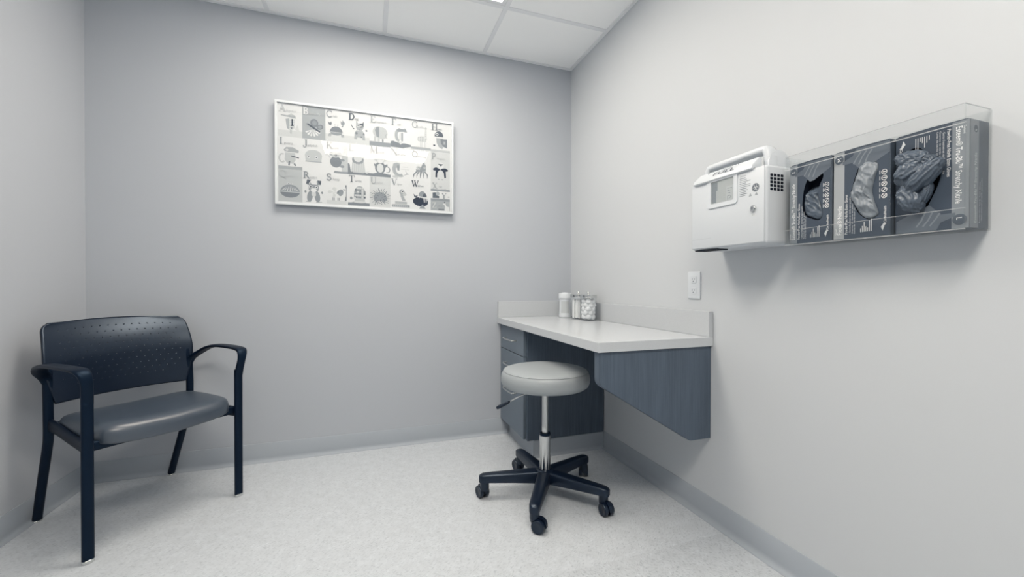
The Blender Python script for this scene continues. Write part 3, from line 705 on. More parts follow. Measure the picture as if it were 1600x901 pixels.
# ------------------------------------------------------------------ acrylic triple glove holder, boxes and gloves
YC, ZB = -1.855, 1.098
hd = empty('glove_holder', (0, YC, ZB), -PI/2)
HX0, HX1, HD, HH = -0.2085, 0.2035, 0.101, 0.272
t_ = 0.0028
def panel(name, *a): 
    bm = bmesh.new(); box(bm, *a); o = obj(name, bm, M_ACRYL, hd); return o
panel('back_sheet', HX0, HX1, -t_-0.0006, -0.0006, 0, HH)
panel('bottom_sheet', HX0, HX1, -HD, -t_-0.0008, 0, t_)
panel('side_sheet', HX0, HX0+t_, -HD, -t_-0.0008, t_+0.0002, HH)
panel('side_sheet', HX1-t_, HX1, -HD, -t_-0.0008, t_+0.0002, HH)
for xd in (-0.0775, 0.0620): panel('divider', xd-t_/2, xd+t_/2, -HD+t_, -t_-0.0008, t_+0.0002, HH-0.035)
panel('front_strip', HX0, HX1, -HD-t_, -HD-0.0002, 0.232, HH)
panel('front_lip', HX0, HX1, -HD-t_, -HD-0.0002, 0.0, 0.044)
def rod(x0, x1, y0, y1, z0, z1):
    bm = bmesh.new(); box(bm, x0, x1, y0, y1, z0, z1); obj('polished_edge', bm, M_ACRYL_EDGE, hd)
rod(HX0, HX1, -HD-t_-0.0004, -HD, 0.2300, 0.2318); rod(HX0, HX1, -HD-t_-0.0002, -HD, HH+0.0002, HH+0.001)
rod(HX0, HX1, -HD-t_-0.0002, -HD, 0.0442, 0.0452); rod(HX1-t_, HX1, -HD+0.001, -0.004, HH+0.0002, HH+0.001)
rod(HX0, HX1, -HD-t_-0.0008, -HD, -0.0016, -0.0002)
tag(hd, 'clear acrylic wall holder with three compartments of glove boxes', 'glove holder')

K1 = [(-0.1222, 1.3087), (-0.106, 1.2989), (-0.105, 1.2855), (-0.1138, 1.2661), (-0.1185, 1.2472), (-0.1161, 1.2268), (-0.1085, 1.2022), (-0.1052, 1.1753), (-0.1163, 1.1638), (-0.1359, 1.1701), (-0.158, 1.1837), (-0.1651, 1.2124), (-0.1636, 1.2362), (-0.1619, 1.2531), (-0.1553, 1.279), (-0.1402, 1.3025)]
K2 = [(-0.0009, 1.302), (0.0255, 1.2952), (0.0327, 1.2816), (0.0258, 1.2554), (0.0194, 1.2236), (0.0233, 1.1962), (0.0321, 1.1681), (0.0336, 1.1563), (0.0222, 1.1481), (0.0076, 1.148), (-0.012, 1.1653), (-0.023, 1.1914), (-0.0332, 1.2142), (-0.0296, 1.2343), (-0.022, 1.2637), (-0.0144, 1.2859)]
K3 = [(0.0886, 1.3008), (0.109, 1.3054), (0.1289, 1.2833), (0.1426, 1.2671), (0.1509, 1.2337), (0.1471, 1.2105), (0.1405, 1.1912), (0.127, 1.1588), (0.116, 1.1411), (0.1016, 1.147), (0.0836, 1.1702), (0.0819, 1.1962), (0.0878, 1.217), (0.0785, 1.256), (0.0798, 1.2777)]
def smooth_loop(pts, n=4):
    P = [Vector((*q, 0)) for q in pts]; out = []; L_ = len(P)
    for i in range(L_):
        p0, p1, p2, p3 = P[i-1], P[i], P[(i+1) % L_], P[(i+2) % L_]
        for k in range(n):
            t = k/n; v = 0.5*((2*p1)+(p2-p0)*t+(2*p0-5*p1+4*p2-p3)*t*t+(3*p1-p0-3*p2+p3)*t**3); out.append((v.x, v.y))
    return out
def glove_box(x0, x1, depth, hole, label, stripe_w, stripe_mat, flip, title, letter):
    """carton standing in its compartment; flip = printed upside down with the stripe on the right"""
    xm = (x0+x1)/2; z0, z1 = 0.0032, 0.2435
    b = empty('glove_box', (0, YC-xm, ZB), -PI/2)
    hw = (x1-x0)/2; yf, yb = -depth, -0.0045
    hl = [(q[0]-xm, q[1]-ZB) for q in smooth_loop(hole)]
    # front face with the dispensing hole cut through
    bm = bmesh.new()
    vo = [bm.verts.new((x, yf, z)) for x, z in ((-hw, z0), (hw, z0), (hw, z1), (-hw, z1))]
    vh = [bm.verts.new((q[0], yf, q[1])) for q in hl]
    es = [bm.edges.new((vo[i], vo[(i+1) % 4])) for i in range(4)]+[bm.edges.new((vh[i], vh[(i+1) % len(vh)])) for i in range(len(vh))]
    bmesh.ops.triangle_fill(bm, edges=es, use_beauty=True)
    bad = [f for f in bm.faces if all(v in vh for v in f.verts) and point_in(f.calc_center_median(), hl)]
    bmesh.ops.delete(bm, geom=bad, context='FACES_ONLY')
    bmesh.ops.recalc_face_normals(bm, faces=bm.faces[:])
    vb = [bm.verts.new((v.co.x, yb, v.co.z)) for v in vo]
    for i in range(4):
        f = bm.faces.new((vo[i], vo[(i+1) % 4], vb[(i+1) % 4], vb[i])); f.material_index = 1
    bm.faces.new(vb)
    obj('carton', bm, [M_CARD, M_CARD_SIDE], b)
    # inside wall of the hole
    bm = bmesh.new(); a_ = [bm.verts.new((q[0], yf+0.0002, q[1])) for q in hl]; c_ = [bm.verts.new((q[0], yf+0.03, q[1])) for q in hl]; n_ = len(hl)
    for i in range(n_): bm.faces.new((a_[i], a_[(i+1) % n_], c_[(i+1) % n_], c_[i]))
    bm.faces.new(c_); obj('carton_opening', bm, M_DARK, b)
    # printed front
    mats = [M_INK, G[0], M_CARD_ST, M_CARD_LT, M_HAND, M_HAND_LT, G[6], M_CARD]
    d = Draw(y=yf-0.0002)
    sg = -1 if flip else 1
    zc = (z0+z1)/2; hh_ = (z1-z0)/2
    def X(x): return sg*x
    def Z(z): return zc+sg*(z-zc)
    def rc(xa, xb, za, zb, c): d.rect(min(X(xa), X(xb)), max(X(xa), X(xb)), min(Z(za), Z(zb)), max(Z(za), Z(zb)), c)
    rot = -90 if flip else 90
    smat = 3 if stripe_mat is M_CARD_LT else 2
    rc(-hw, -hw+stripe_w, z0, z1, smat)
    # pale printed hand across the top right
    ln = [(-0.045, z1-0.036), (-0.02, z1-0.036), (0.0, z1-0.060), (0.012, z1-0.058), (hw-0.002, z1-0.030), (hw-0.002, z1-0.001), (-0.012, z1-0.001), (-0.02, z1-0.018), (-0.045, z1-0.028)]
    inh = [q for q in ln]
    d.poly([(X(q[0]), Z(q[1])) for q in inh], 4)
    for i in range(3):
        xx = -0.012+0.013*i; d.stroke([(X(xx-0.006), Z(z1-0.040-0.004*i)), (X(xx+0.002), Z(z1-0.026)), (X(xx+0.012), Z(z1-0.012))], 0.0035, 5)
    # letters along the carton
    d.text(title, X(-hw+stripe_w-0.0065), Z(z0+0.012), 0.0155, 0, rot, 0.172 if len(title) > 20 else 0.080)
    d.text('Textured', X(-hw+stripe_w-0.019), Z(z0+0.012), 0.006, 0, rot, 0.018)
    d.text('Powder-Free Nitrile Exam Gloves', X(-hw+stripe_w+0.0085), Z(z0+0.012), 0.0095, 0, rot, 0.108)
    d.text("- Gants d'examen en nitrile sans poudre", X(-hw+stripe_w+0.0165), Z(z0+0.012), 0.0062, 1, rot, 0.100)
    d.text('Guantes de nitrilo sin polvo', X(-hw+stripe_w+0.0222), Z(z0+0.012), 0.0045, 1, rot, 0.082)
    d.text('Luvas de nitrilo sem po', X(-hw+stripe_w+0.0272), Z(z0+0.012), 0.0045, 1, rot, 0.070)
    for i, l_ in enumerate((0.010, 0.016, 0.026, 0.014, 0.010, 0.028, 0.032)):
        xx = -hw+stripe_w+0.040+0.0042*i; rc(xx, xx+0.0016, z0+0.014, z0+0.014+l_, 1)
    for i in range(5):
        zz = z0+0.101+0.0152*i; xx = hw-0.0135
        d.ring(X(xx), Z(zz), 0.0058, 0.0013, 0)
        if i in (0, 2): d.stroke([(X(xx-0.004), Z(zz-0.004)), (X(xx+0.004), Z(zz+0.004))], 0.0014, 0); d.stroke([(X(xx-0.004), Z(zz+0.004)), (X(xx+0.004), Z(zz-0.004))], 0.0012, 0)
        elif i == 1: d.stroke([(X(xx-0.004), Z(zz-0.004)), (X(xx+0.004), Z(zz+0.004))], 0.0016, 0)
        else: d.rect(X(xx)-0.0035, X(xx)+0.0035, Z(zz)-0.0010, Z(zz)+0.0010, 0)
        rc(xx-0.0105, xx-0.009, zz-0.005, zz+0.005, 1)
    d.text('CardinalHealth', X(hw-0.0085), Z(z0+0.032), 0.0080, 0, rot, 0.042)
    d.poly([(X(hw-0.020), Z(z0+0.022)), (X(hw-0.0135), Z(z0+0.032)), (X(hw-0.0075), Z(z0+0.030)), (X(hw-0.0115), Z(z0+0.026)), (X(hw-0.016), Z(z0+0.012))], 1)
    rz_ = z1-0.020; rx_ = -hw+stripe_w*0.52
    d.ell(X(rx_), Z(rz_), stripe_w*0.42, stripe_w*0.42, 6); d.text(letter, X(rx_+0.0050), Z(rz_-0.0045), 0.0135, 0, rot)
    d.build('carton_print', b, mats)
    if flip:   # the side panel seen at the right end
        s_ = Draw(y=0)
        dp = depth-0.006
        s_.rect(0, dp*0.46, z0, z1, 2); s_.text(title, dp*0.36, z0+0.012, 0.0125, 1, 90, 0.155)
        s_.text('Powder-Free Nitrile Exam Gloves', dp*0.56, z0+0.012, 0.006, 1, 90, 0.092); s_.text("- Gants d'examen en nitrile sans poudre", dp*0.66, z0+0.014, 0.0052, 1, 90, 0.098)
        s_.ell(dp*0.3, z1-0.02, 0.0075, 0.0085, 6); s_.text(letter, dp*0.3+0.003, z1-0.024, 0.009, 0, 90)
        for i in range(5): s_.ring(dp*0.88, z0+0.095+0.014*i, 0.004, 0.0010, 4)
        s_.text('CardinalHealth', dp*0.92, z0+0.02, 0.006, 4, 90, 0.034)
        for i in range(4): s_.rect(dp*(0.62+0.07*i), dp*(0.62+0.07*i)+0.0012, z1-0.06, z1-0.022+0.003*(i % 2), 4)
        o = s_.build('side_print', b, mats); o.location = (hw+0.0003, -depth+0.001, 0); o.rotation_euler = (0, 0, PI/2)
    bm = bmesh.new(); prism(bm, [(-hw+0.001, z1+0.0002), (hw-0.001, z1+0.0002), (hw-0.004, z1+0.0028), (0.0, z1+0.0042), (-hw+0.004, z1+0.0028)], 'y', yf+0.003, yb-0.002); obj('top_flap', bm, M_CARD, b)
    tag(b, label, 'glove box', 'glove boxes in the wall holder')
    return b
def point_in(c, poly):
    x, z = c.x, c.z; r = False; n = len(poly)
    for i in range(n):
        (x1, z1), (x2, z2) = poly[i], poly[(i+1) % n]
        if (z1 > z) != (z2 > z) and x < (x2-x1)*(z-z1)/(z2-z1)+x1: r = not r
    return r
glove_box(-0.2045, -0.0800, 0.088, K1, 'slate glove box with dark half-empty opening, leftmost in the holder', 0.024, M_CARD_ST, False, 'Esteem\u00ae Tru-Blu\u2122 Stretchy Nitrile', 'S')
glove_box(-0.0750, 0.0595, 0.088, K2, 'slate glove box with the palest stripe, middle of the three in the holder', 0.027, M_CARD_LT, False, 'Flexal\u00ae Nitrile', 'M')
glove_box(0.0645, 0.1995, 0.078, K3, 'slate glove box printed upside down with bulging gloves, rightmost in the holder', 0.029, M_CARD_ST, True, 'Esteem\u00ae Tru-Blu\u2122 Stretchy Nitrile', 'L')

def crease(p, f, seed):
    v = Vector((p[0]*f, p[1]*f, seed)); a = noise.noise(v); b = noise.noise(v*2.1+Vector((3, 1, 7)))
    return (1-abs(a)*2.4)*0.6+(1-abs(b)*2.2)*0.4
def glove_mound(outline, yf, depth, sink, fold, freq, m_, label, seed, zmax=None, warp=0.0):
    """crumpled glove filling an opening: closed mound over the outline, creased"""
    lp = smooth_loop(outline, 5); cx = sum(q[0] for q in lp)/len(lp); cz = sum(q[1] for q in lp)/len(lp)
    o = empty_loc = Vector((0, YC-cx, cz))
    bm = bmesh.new(); rings = []; NR = 22
    for r_ in range(NR+1):
        q = r_/NR; ring = []
        for (x, z) in lp:
            dx, dz = (x-cx)*q*0.985, (z-cz)*q*0.985
            dome = math.sqrt(max(0, 1-q**2.6))
            cr = crease((dx*1.0+warp*dz, dz*0.62), freq, seed)
            y = yf+sink-depth*dome-fold*cr*(0.25+0.75*dome)
            if zmax is not None: y += 0.030*max(0, min(1, (cz+dz-zmax)/0.03))
            ring.append(bm.verts.new((dx, y, dz)))
        rings.append(ring)
    n_ = len(lp)
    for r1, r2 in zip(rings[1:], rings[2:]):
        for i in range(n_): bm.faces.new((r1[i], r1[(i+1) % n_], r2[(i+1) % n_], r2[i]))
    cv = bm.verts.new(sum((v.co for v in rings[1]), Vector())/n_)
    for i in range(n_): bm.faces.new((cv, rings[1][(i+1) % n_], rings[1][i]))
    bk_ = [bm.verts.new((v.co.x, yf+0.028, v.co.z)) for v in rings[-1]]
    for i in range(n_): bm.faces.new((rings[-1][i], rings[-1][(i+1) % n_], bk_[(i+1) % n_], bk_[i]))
    bm.faces.new(bk_)
    bmesh.ops.delete(bm, geom=rings[0], context='VERTS')
    ob = obj('nitrile_glove', bm, m_, None, smooth=True); ob.location = (0, YC-cx, cz); ob.rotation_euler = (0, 0, -PI/2)
    return tag(ob, label, 'glove', 'gloves in the wall dispensers')
low1 = [q for q in K1 if q[1] < 1.262]
low1 = [(-0.1150, 1.262)]+[q for q in K1[4:14]]+[(-0.1575, 1.268), (-0.135, 1.272)]
glove_mound([((q[0]+0.135)*0.97-0.135, (q[1]-1.21)*0.98+1.21) for q in low1], -0.088, 0.006, 0.010, 0.008, 42, M_GLOVE, 'dark crumpled glove sunk low in the leftmost box opening', 3.0, zmax=1.245, warp=0.7)
glove_mound(K2, -0.088, 0.009, 0.0035, 0.009, 46, M_GLOVE_LT, 'pale grey crumpled glove filling the middle box opening', 11.0, warp=0.6)
# third box: a loose tangle of gloves bulging out
def blob(bm, c, rad, seed, amp, f):
    r = bmesh.ops.create_icosphere(bm, subdivisions=5, radius=1.0)
    R_ = Matrix.Rotation(seed, 3, 'Y')
    for v in r['verts']:
        d = v.co.normalized(); n_ = noise.noise(d*f+Vector((seed, 0, 0))); n2 = noise.noise(d*f*2.3+Vector((0, seed, 0)))
        k = 1+amp*(1-abs(n_)*2.6)+amp*0.55*(1-abs(n2)*2.4)
        p = R_ @ Vector((d.x*rad[0]*k, d.y*rad[1]*k, d.z*rad[2]*k)); v.co = p+Vector(c)
bm = bmesh.new()
cx3, cz3 = 0.113, 1.223
for c, rad, s, a, f in (((-0.006, -0.012, 0.052), (0.034, 0.020, 0.020), 0.3, 0.14, 2.2), ((-0.010, -0.018, 0.020), (0.026, 0.022, 0.030), 0.9, 0.13, 2.0), ((0.016, -0.020, 0.004), (0.018, 0.024, 0.044), 0.75, 0.12, 1.9), ((-0.010, -0.016, -0.040), (0.022, 0.022, 0.034), -0.35, 0.13, 2.0), ((0.016, -0.010, -0.034), (0.009, 0.014, 0.026), 0.35, 0.10, 2.4), ((0.020, -0.010, 0.040), (0.016, 0.018, 0.016), -0.6, 0.14, 2.4)):
    blob(bm, c, rad, s, a, f)
tg = obj('nitrile_glove', bm, M_GLOVE, None, smooth=True); tg.location = (-0.078, YC-cx3, cz3); tg.rotation_euler = (0, 0, -PI/2)
tag(tg, 'tangled slate gloves bulging out of the rightmost box opening', 'glove', 'gloves in the wall dispensers')

# ------------------------------------------------------------------ framed animal alphabet print
AX0, AX1, AZ0, AZ1 = -1.8135, -0.833, 1.4145, 1.981
pc = empty('alphabet_picture', ((AX0+AX1)/2, -0.004, AZ0)); pc.rotation_euler = (math.radians(0.6), 0, 0)
aw, ah = AX1-AX0, AZ1-AZ0
bm = bmesh.new(); f = 0.012; x0, x1 = -aw/2, aw/2
box(bm, x0, x1, -0.030, 0.0, ah-f, ah, 0.001); box(bm, x0, x1, -0.030, 0.0, 0, f, 0.001); box(bm, x0, x0+f, -0.030, 0.0, f, ah-f, 0.001); box(bm, x1-f, x1, -0.030, 0.0, f, ah-f, 0.001)
obj('picture_frame', bm, M_FRAME, pc)
bm = bmesh.new(); box(bm, x0+f, x1-f, -0.020, -0.004, f, ah-f); obj('mount_board', bm, G[0], pc)
bm = bmesh.new(); box(bm, x0+f, x1-f, -0.0265, -0.0250, f, ah-f); obj('glazing', bm, M_GLAZE, pc)
CW, CHT = (aw-2*f-0.012)/8, (ah-2*f-0.010)/3
CX0, CZ1 = x0+f+0.004, ah-f-0.004
ASP = CHT/CW
def serif(d, c, x, z, h, col):
    """book-style capital built from thick and thin strokes with slab serifs; z = baseline"""
    T_, t2 = 0.19*h, 0.07*h
    def S(xx, z0=0, z1=1, wd=T_): d.rect(x+xx*h-wd/2, x+xx*h+wd/2, z+z0*h, z+z1*h, col)
    def B(xx, zz, l=0.36): d.rect(x+(xx-l/2)*h, x+(xx+l/2)*h, z+zz*h, z+(zz+0.06)*h, col)
    def D(a, b, wd): d.stroke([(x+a[0]*h, z+a[1]*h), (x+b[0]*h, z+b[1]*h)], wd, col)
    def A(cx, cz, rx, rz, a0, a1, wd): d.arc(x+cx*h, z+cz*h, rx*h, rz*h, a0, a1, wd, col)
    def st(xx): S(xx); B(xx, 0); B(xx, 0.94)
    if c == 'A': D((0.1, 0), (0.42, 1), t2); D((0.4, 1), (0.76, 0), T_); D((0.22, 0.35), (0.6, 0.35), t2); B(0.1, 0, .26); B(0.74, 0, .34)
    elif c == 'B': st(0.2); A(0.3, 0.74, 0.27, 0.23, -90, 90, 0.13*h); A(0.3, 0.27, 0.33, 0.25, -90, 90, 0.14*h)
    elif c == 'C': A(0.48, 0.5, 0.38, 0.47, 45, 315, 0.13*h); S(0.78, 0.62, 0.95, t2)
    elif c == 'D': st(0.2); A(0.3, 0.5, 0.46, 0.46, -90, 90, 0.15*h)
    elif c == 'E': st(0.2); S(0.68, 0.72, 1, t2); S(0.7, 0, 0.28, t2); d.rect(x+.2*h, x+.7*h, z+.93*h, z+h, col); d.rect(x+.2*h, x+.72*h, z, z+.07*h, col); d.rect(x+.2*h, x+.55*h, z+.48*h, z+.54*h, col)
    elif c == 'F': st(0.2); S(0.68, 0.72, 1, t2); d.rect(x+.2*h, x+.7*h, z+.93*h, z+h, col); d.rect(x+.2*h, x+.55*h, z+.48*h, z+.54*h, col)
    elif c == 'G': A(0.48, 0.5, 0.38, 0.47, 45, 320, 0.13*h); S(0.8, 0.05, 0.45); B(0.76, 0.42, .32); S(0.78, 0.66, 0.95, t2)
    elif c == 'H': st(0.2); st(0.78); d.rect(x+.2*h, x+.78*h, z+.47*h, z+.54*h, col)
    elif c == 'I': st(0.25)
    elif c == 'J': S(0.42, 0.1, 1); B(0.42, 0.94); A(0.24, 0.06, 0.17, 0.2, -180, 0, 0.09*h); d.ell(x+.08*h, z+.06*h, .08*h, .08*h, col)
    elif c == 'K': st(0.2); D((0.26, 0.42), (0.72, 0.97), t2); D((0.4, 0.55), (0.78, 0.03), T_); B(0.72, 0.94, .3); B(0.8, 0, .32)
    elif c == 'L': st(0.2); d.rect(x+.2*h, x+.7*h, z, z+.07*h, col); S(0.69, 0, .3, t2)
    elif c == 'M': S(0.12, 0, 1, t2); D((0.14, 1), (0.52, 0.02), T_*.9); D((0.52, 0.02), (0.88, 1), t2); S(0.9); B(0.12, 0, .28); B(0.9, 0); B(0.12, 0.94, .28); B(0.9, 0.94, .3)
    elif c == 'N': S(0.14, 0, 1, t2); D((0.16, 1), (0.78, 0.02), T_*.9); S(0.8, 0, 1, t2); B(0.14, 0, .28); B(0.12, 0.94, .3); B(0.8, 0.94, .3)
    elif c in 'OQ':
        A(0.48, 0.5, 0.38, 0.46, 0, 360, 0.14*h)
        if c == 'Q': D((0.45, 0.05), (0.85, -0.18), 0.12*h)
    elif c == 'P': st(0.2); A(0.3, 0.71, 0.33, 0.25, -90, 90, 0.14*h)
    elif c == 'R': st(0.2); A(0.3, 0.73, 0.3, 0.23, -90, 90, 0.14*h); D((0.42, 0.5), (0.78, 0.04), T_*.9); B(0.8, 0, .26)
    elif c == 'S': A(0.38, 0.73, 0.25, 0.22, 40, 270, 0.12*h); A(0.38, 0.26, 0.28, 0.24, 90, -140, 0.14*h); S(0.6, 0.7, 0.98, t2); S(0.12, 0.03, 0.3, t2)
    elif c == 'T': S(0.42); B(0.42, 0); d.rect(x+.04*h, x+.8*h, z+.93*h, z+h, col); S(0.07, 0.72, 1, t2); S(0.77, 0.72, 1, t2)
    elif c == 'U': S(0.2, 0.3, 1); B(0.2, 0.94); A(0.46, 0.3, 0.27, 0.27, 180, 360, 0.1*h); S(0.73, 0.3, 1, t2); B(0.73, 0.94, .28)
    elif c == 'V': D((0.12, 1), (0.45, 0.02), T_*.95); D((0.45, 0.02), (0.76, 1), t2); B(0.12, 0.94); B(0.76, 0.94, .28)
    elif c == 'W': D((0.08, 1), (0.34, 0.02), T_*.85); D((0.34, 0.02), (0.54, 0.8), t2); D((0.46, 1), (0.72, 0.02), T_*.85); D((0.72, 0.02), (0.98, 1), t2); B(0.08, 0.94, .3); B(0.48, .94, .3); B(0.98, 0.94, .26)
    elif c == 'X': D((0.12, 1), (0.76, 0), T_*.9); D((0.72, 1), (0.14, 0), t2); B(0.14, 0.94); B(0.74, 0.94, .3); B(0.14, 0, .3); B(0.76, 0)
    elif c == 'Y': D((0.12, 1), (0.45, 0.45), T_*.9); D((0.78, 1), (0.46, 0.45), t2); S(0.45, 0, 0.48); B(0.12, 0.94); B(0.78, 0.94, .3); B(0.45, 0)
    elif c == 'Z': d.rect(x+.1*h, x+.74*h, z+.93*h, z+h, col); d.rect(x+.08*h, x+.76*h, z, z+.07*h, col); D((0.66, 0.97), (0.16, 0.03), T_*.9); S(0.12, 0.72, 1, t2); S(0.74, 0, .28, t2)

# each animal drawn in card units: x 0..1, z 0..ASP (about 1.5)
def a_alligator(d):
    d.poly([(0.05, 1.12), (0.45, 1.06), (0.78, 1.02), (0.74, 1.18), (0.55, 1.24), (0.35, 1.16), (0.06, 1.18)], 3); d.ell(.55, 1.22, .06, .06, 2)
    d.poly([(.28, .95), (.45, 1.0), (.45, .35), (.34, .45)], 3); d.poly([(.45, 1.0), (.72, 1.0), (.70, .5), (.60, .36), (.45, .36)], 1)
    for i in range(5): d.rect(.46, .70, .48+.1*i, .50+.1*i, 3)
    d.poly([(.56, .98), (.62, .98), (.63, .66), (.67, .60), (.52, .58), (.56, .66)], 7); d.ell(.56, .47, .04, .06, 5); d.rect(.48, .58, .16, .38, 2); d.poly([(.72, .4), (.95, .3), (.84, .7)], 1)
def a_butterfly(d):
    d.ell(.52, .90, .20, .23, 5); d.ell(.53, .90, .12, .14, 4); d.ell(.80, .70, .17, .14, 5, 25); d.ell(.80, .70, .10, .08, 4, 25)
    for i in range(6):
        a = math.radians(205+i*26); d.poly([(.45, .52), (.45+.36*math.cos(a-.14), .50+.34*math.sin(a-.14)), (.45+.40*math.cos(a), .50+.38*math.sin(a)), (.45+.36*math.cos(a+.14), .50+.34*math.sin(a+.14))], 0)
    d.stroke([(.22, .80), (.80, .42)], .09, 6); d.ell(.20, .81, .05, .05, 6); d.ell(.20, .82, .02, .02, 0); d.stroke([(.46, .5), (.46, .1)], .015, 5)
def a_crab(d):
    d.ell(.48, .52, .32, .33, 5, 0, 0, 180); d.ell(.48, .50, .30, .16, 4, 0, 180, 360); d.rect(.14, .84, .50, .53, 2)
    for s in (-1, 1):
        for i in range(3): d.arc(.48+s*(.22+.05*i), .28, .06, .14, 90-s*0, 90-s*100, .025, 5, 6)
        d.ell(.48+s*.07, .93, .035, .035, 2); d.stroke([(.48+s*.07, .84), (.48+s*.07, .92)], .015, 2)
    d.poly([(.72, 1.0), (.70, 1.20), (.78, 1.10), (.80, 1.26), (.92, 1.1), (.88, .96), (.80, .92)], 4); d.poly([(.10, .92), (.06, 1.1), (.16, 1.02), (.22, 1.12), (.26, .98), (.20, .88)], 5); d.poly([(.74, .9), (.84, .92), (.80, .82)], 5)
def a_dog(d):
    d.poly([(.26, .25), (.28, .62), (.40, .82), (.66, .82), (.80, .62), (.84, .22), (.70, .22), (.68, .36), (.42, .36), (.40, .24)], 3)
    d.ell(.55, .98, .20, .22, 3); d.poly([(.36, 1.06), (.36, 1.34), (.46, 1.18)], 3); d.poly([(.56, 1.18), (.70, 1.22), (.76, 1.34), (.75, 1.0), (.60, .92), (.55, 1.06)], 6)
    d.eyes([(.46, 1.04), (.63, 1.03)], .065); d.ell(.54, .84, .05, .03, 4); d.poly([(.12, 1.0), (.10, 1.12), (.22, .88), (.32, .84), (.22, .80)], 6); d.ell(.38, .60, .06, .07, 5); d.ell(.76, .58, .05, .06, 5); d.ell(.63, .40, .05, .03, 6); d.ell(.90, .80, .05, .06, 5)
    d.arc(.55, .85, .2, .1, 200, 340, .025, 0)
def a_elephant(d):
    d.ell(.42, .82, .32, .34, 2); d.ell(.60, .76, .30, .36, 2); d.poly([(.22, .92), (.30, 1.10), (.46, 1.10), (.46, .48), (.30, .56)], 4); d.rect(.16, .30, .25, .55, 2); d.rect(.36, .48, .25, .5, 2)
    d.stroke([(.47, 1.1), (.47, .45)], .015, 1); d.arc(.86, .62, .07, .12, 90, 300, .03, 3); d.ell(.64, .32, .05, .10, 4)
def a_fox(d):
    d.arc(.42, .74, .15, .32, 60, 270, .15, 3); d.poly([(.30, 1.04), (.40, 1.14), (.66, 1.10), (.68, 1.18), (.76, 1.08), (.80, .94), (.60, .96), (.36, .92)], 4); d.ell(.47, .68, .07, .22, 1); d.poly([(.52, .9), (.60, .92), (.60, .42), (.52, .42)], 4)
    d.poly([(.0, .36), (.12, .40), (.3, .34), (.5, .30), (.7, .32), (1.0, .26), (1.0, .16), (.6, .04), (.0, .06)], 5); d.poly([(.40, .36), (.52, .42), (.56, .3), (.48, .22)], 1)
def a_giraffe(d):
    d.ell(.56, .68, .26, .18, 1, 12)
    for i in range(14): d.ell(.38+.09*(i % 5), .58+.09*(i//5), .03, .03, 3, n=8)
    d.poly([(.66, .75), (.80, .78), (.78, 1.30), (.70, 1.30)], 1)
    for i in range(5): d.ell(.74, .86+.1*i, .025, .025, 3, n=8)
    d.ell(.74, 1.30, .06, .06, 2); 
    for x in (.46, .53, .67, .74): d.rect(x, x+.025, .14, .55, 2)
    d.rect(.0, 1, .06, .2, 3)
def a_hawk(d):
    d.ell(.42, 1.0, .22, .24, 6, 0, 0, 180); d.rect(.20, .64, .92, 1.0, 6); d.poly([(.28, .86), (.64, .86), (.70, .5), (.6, .22), (.42, .32), (.30, .56)], 3); d.poly([(.50, .8), (.84, .82), (.84, .30), (.66, .36), (.52, .56)], 5); d.rect(.66, .76, .5, .68, 3)
    d.eyes([(.32, 1.05)], .08); d.rect(.28, .62, .84, .87, 0); d.ell(.18, .4, .06, .04, 7)
    d.rect(0, 1, 0.02, .16, 2)
def a_iguana(d):
    d.poly([(.22, 1.0), (.32, 1.14), (.60, 1.16), (.86, 1.0), (.84, .88), (.40, .90), (.26, .92)], 3); d.ell(.36, 1.0, .06, .06, 1); d.poly([(.28, .86), (.70, .86), (.72, .5), (.62, .3), (.36, .3), (.26, .5)], 2); d.arc(.16, .56, .12, .22, 60, 320, .07, 2); d.stroke([(.52, .70), (.86, .62)], .05, 6)
    d.stroke([(.46, .42), (.44, .2)], .07, 5); d.stroke([(.66, .32), (.72, .2)], .07, 5); d.rect(0, 1, .0, .16, 3)
def a_jellyfish(d):
    d.ell(.48, .84, .42, .34, 2, 0, 0, 180); d.poly([(.06, .86), (.90, .86), (.86, .52), (.10, .52)], 2); d.rect(.08, .88, .48, .54, 3); d.eyes([(.24, .76), (.62, .76)], .07)
    for i in range(6): d.stroke([(.34+.06*i, .46), (.26+.09*i, .12)], .022, 0)
def a_koala(d):
    d.poly([(.72, 1.5), (1.0, 1.5), (1.0, .0), (.72, .05)], 2); d.ell(.46, .60, .26, .30, 5); d.ell(.44, .98, .20, .16, 2); d.ell(.25, 1.02, .09, .10, 3); d.ell(.63, 1.02, .09, .10, 3); d.ell(.46, .96, .05, .07, 6); d.ell(.76, .72, .10, .07, 4); d.ell(.74, .38, .10, .07, 4)
    d.stroke([(.0, 1.1), (.22, .78)], .015, 5); d.stroke([(.06, .98), (-.0, .9)], .012, 5)
    d.poly([(.36, .0), (1.0, .0), (1.0, .12), (.72, .1), (.40, .12)], 4)
def a_lion(d):
    d.rect(0, 1, 0, .16, 5); d.poly([(.0, .1), (.14, .1), (.08, .56), (.0, .6)], 5); d.poly([(.16, .2), (.20, .72), (.74, .72), (.80, .2), (.72, .12), (.24, .12)], 2); d.ell(.46, .82, .27, .24, 4); d.ell(.46, .92, .20, .22, 1)
    for i in range(6): d.stroke([(.26+.08*i, .64), (.25+.09*i, .18)], .02, 1)
    d.poly([(.78, .18), (1.0, .26), (.88, .1)], 1); d.eyes([(.40, .95), (.53, .95)], .035)
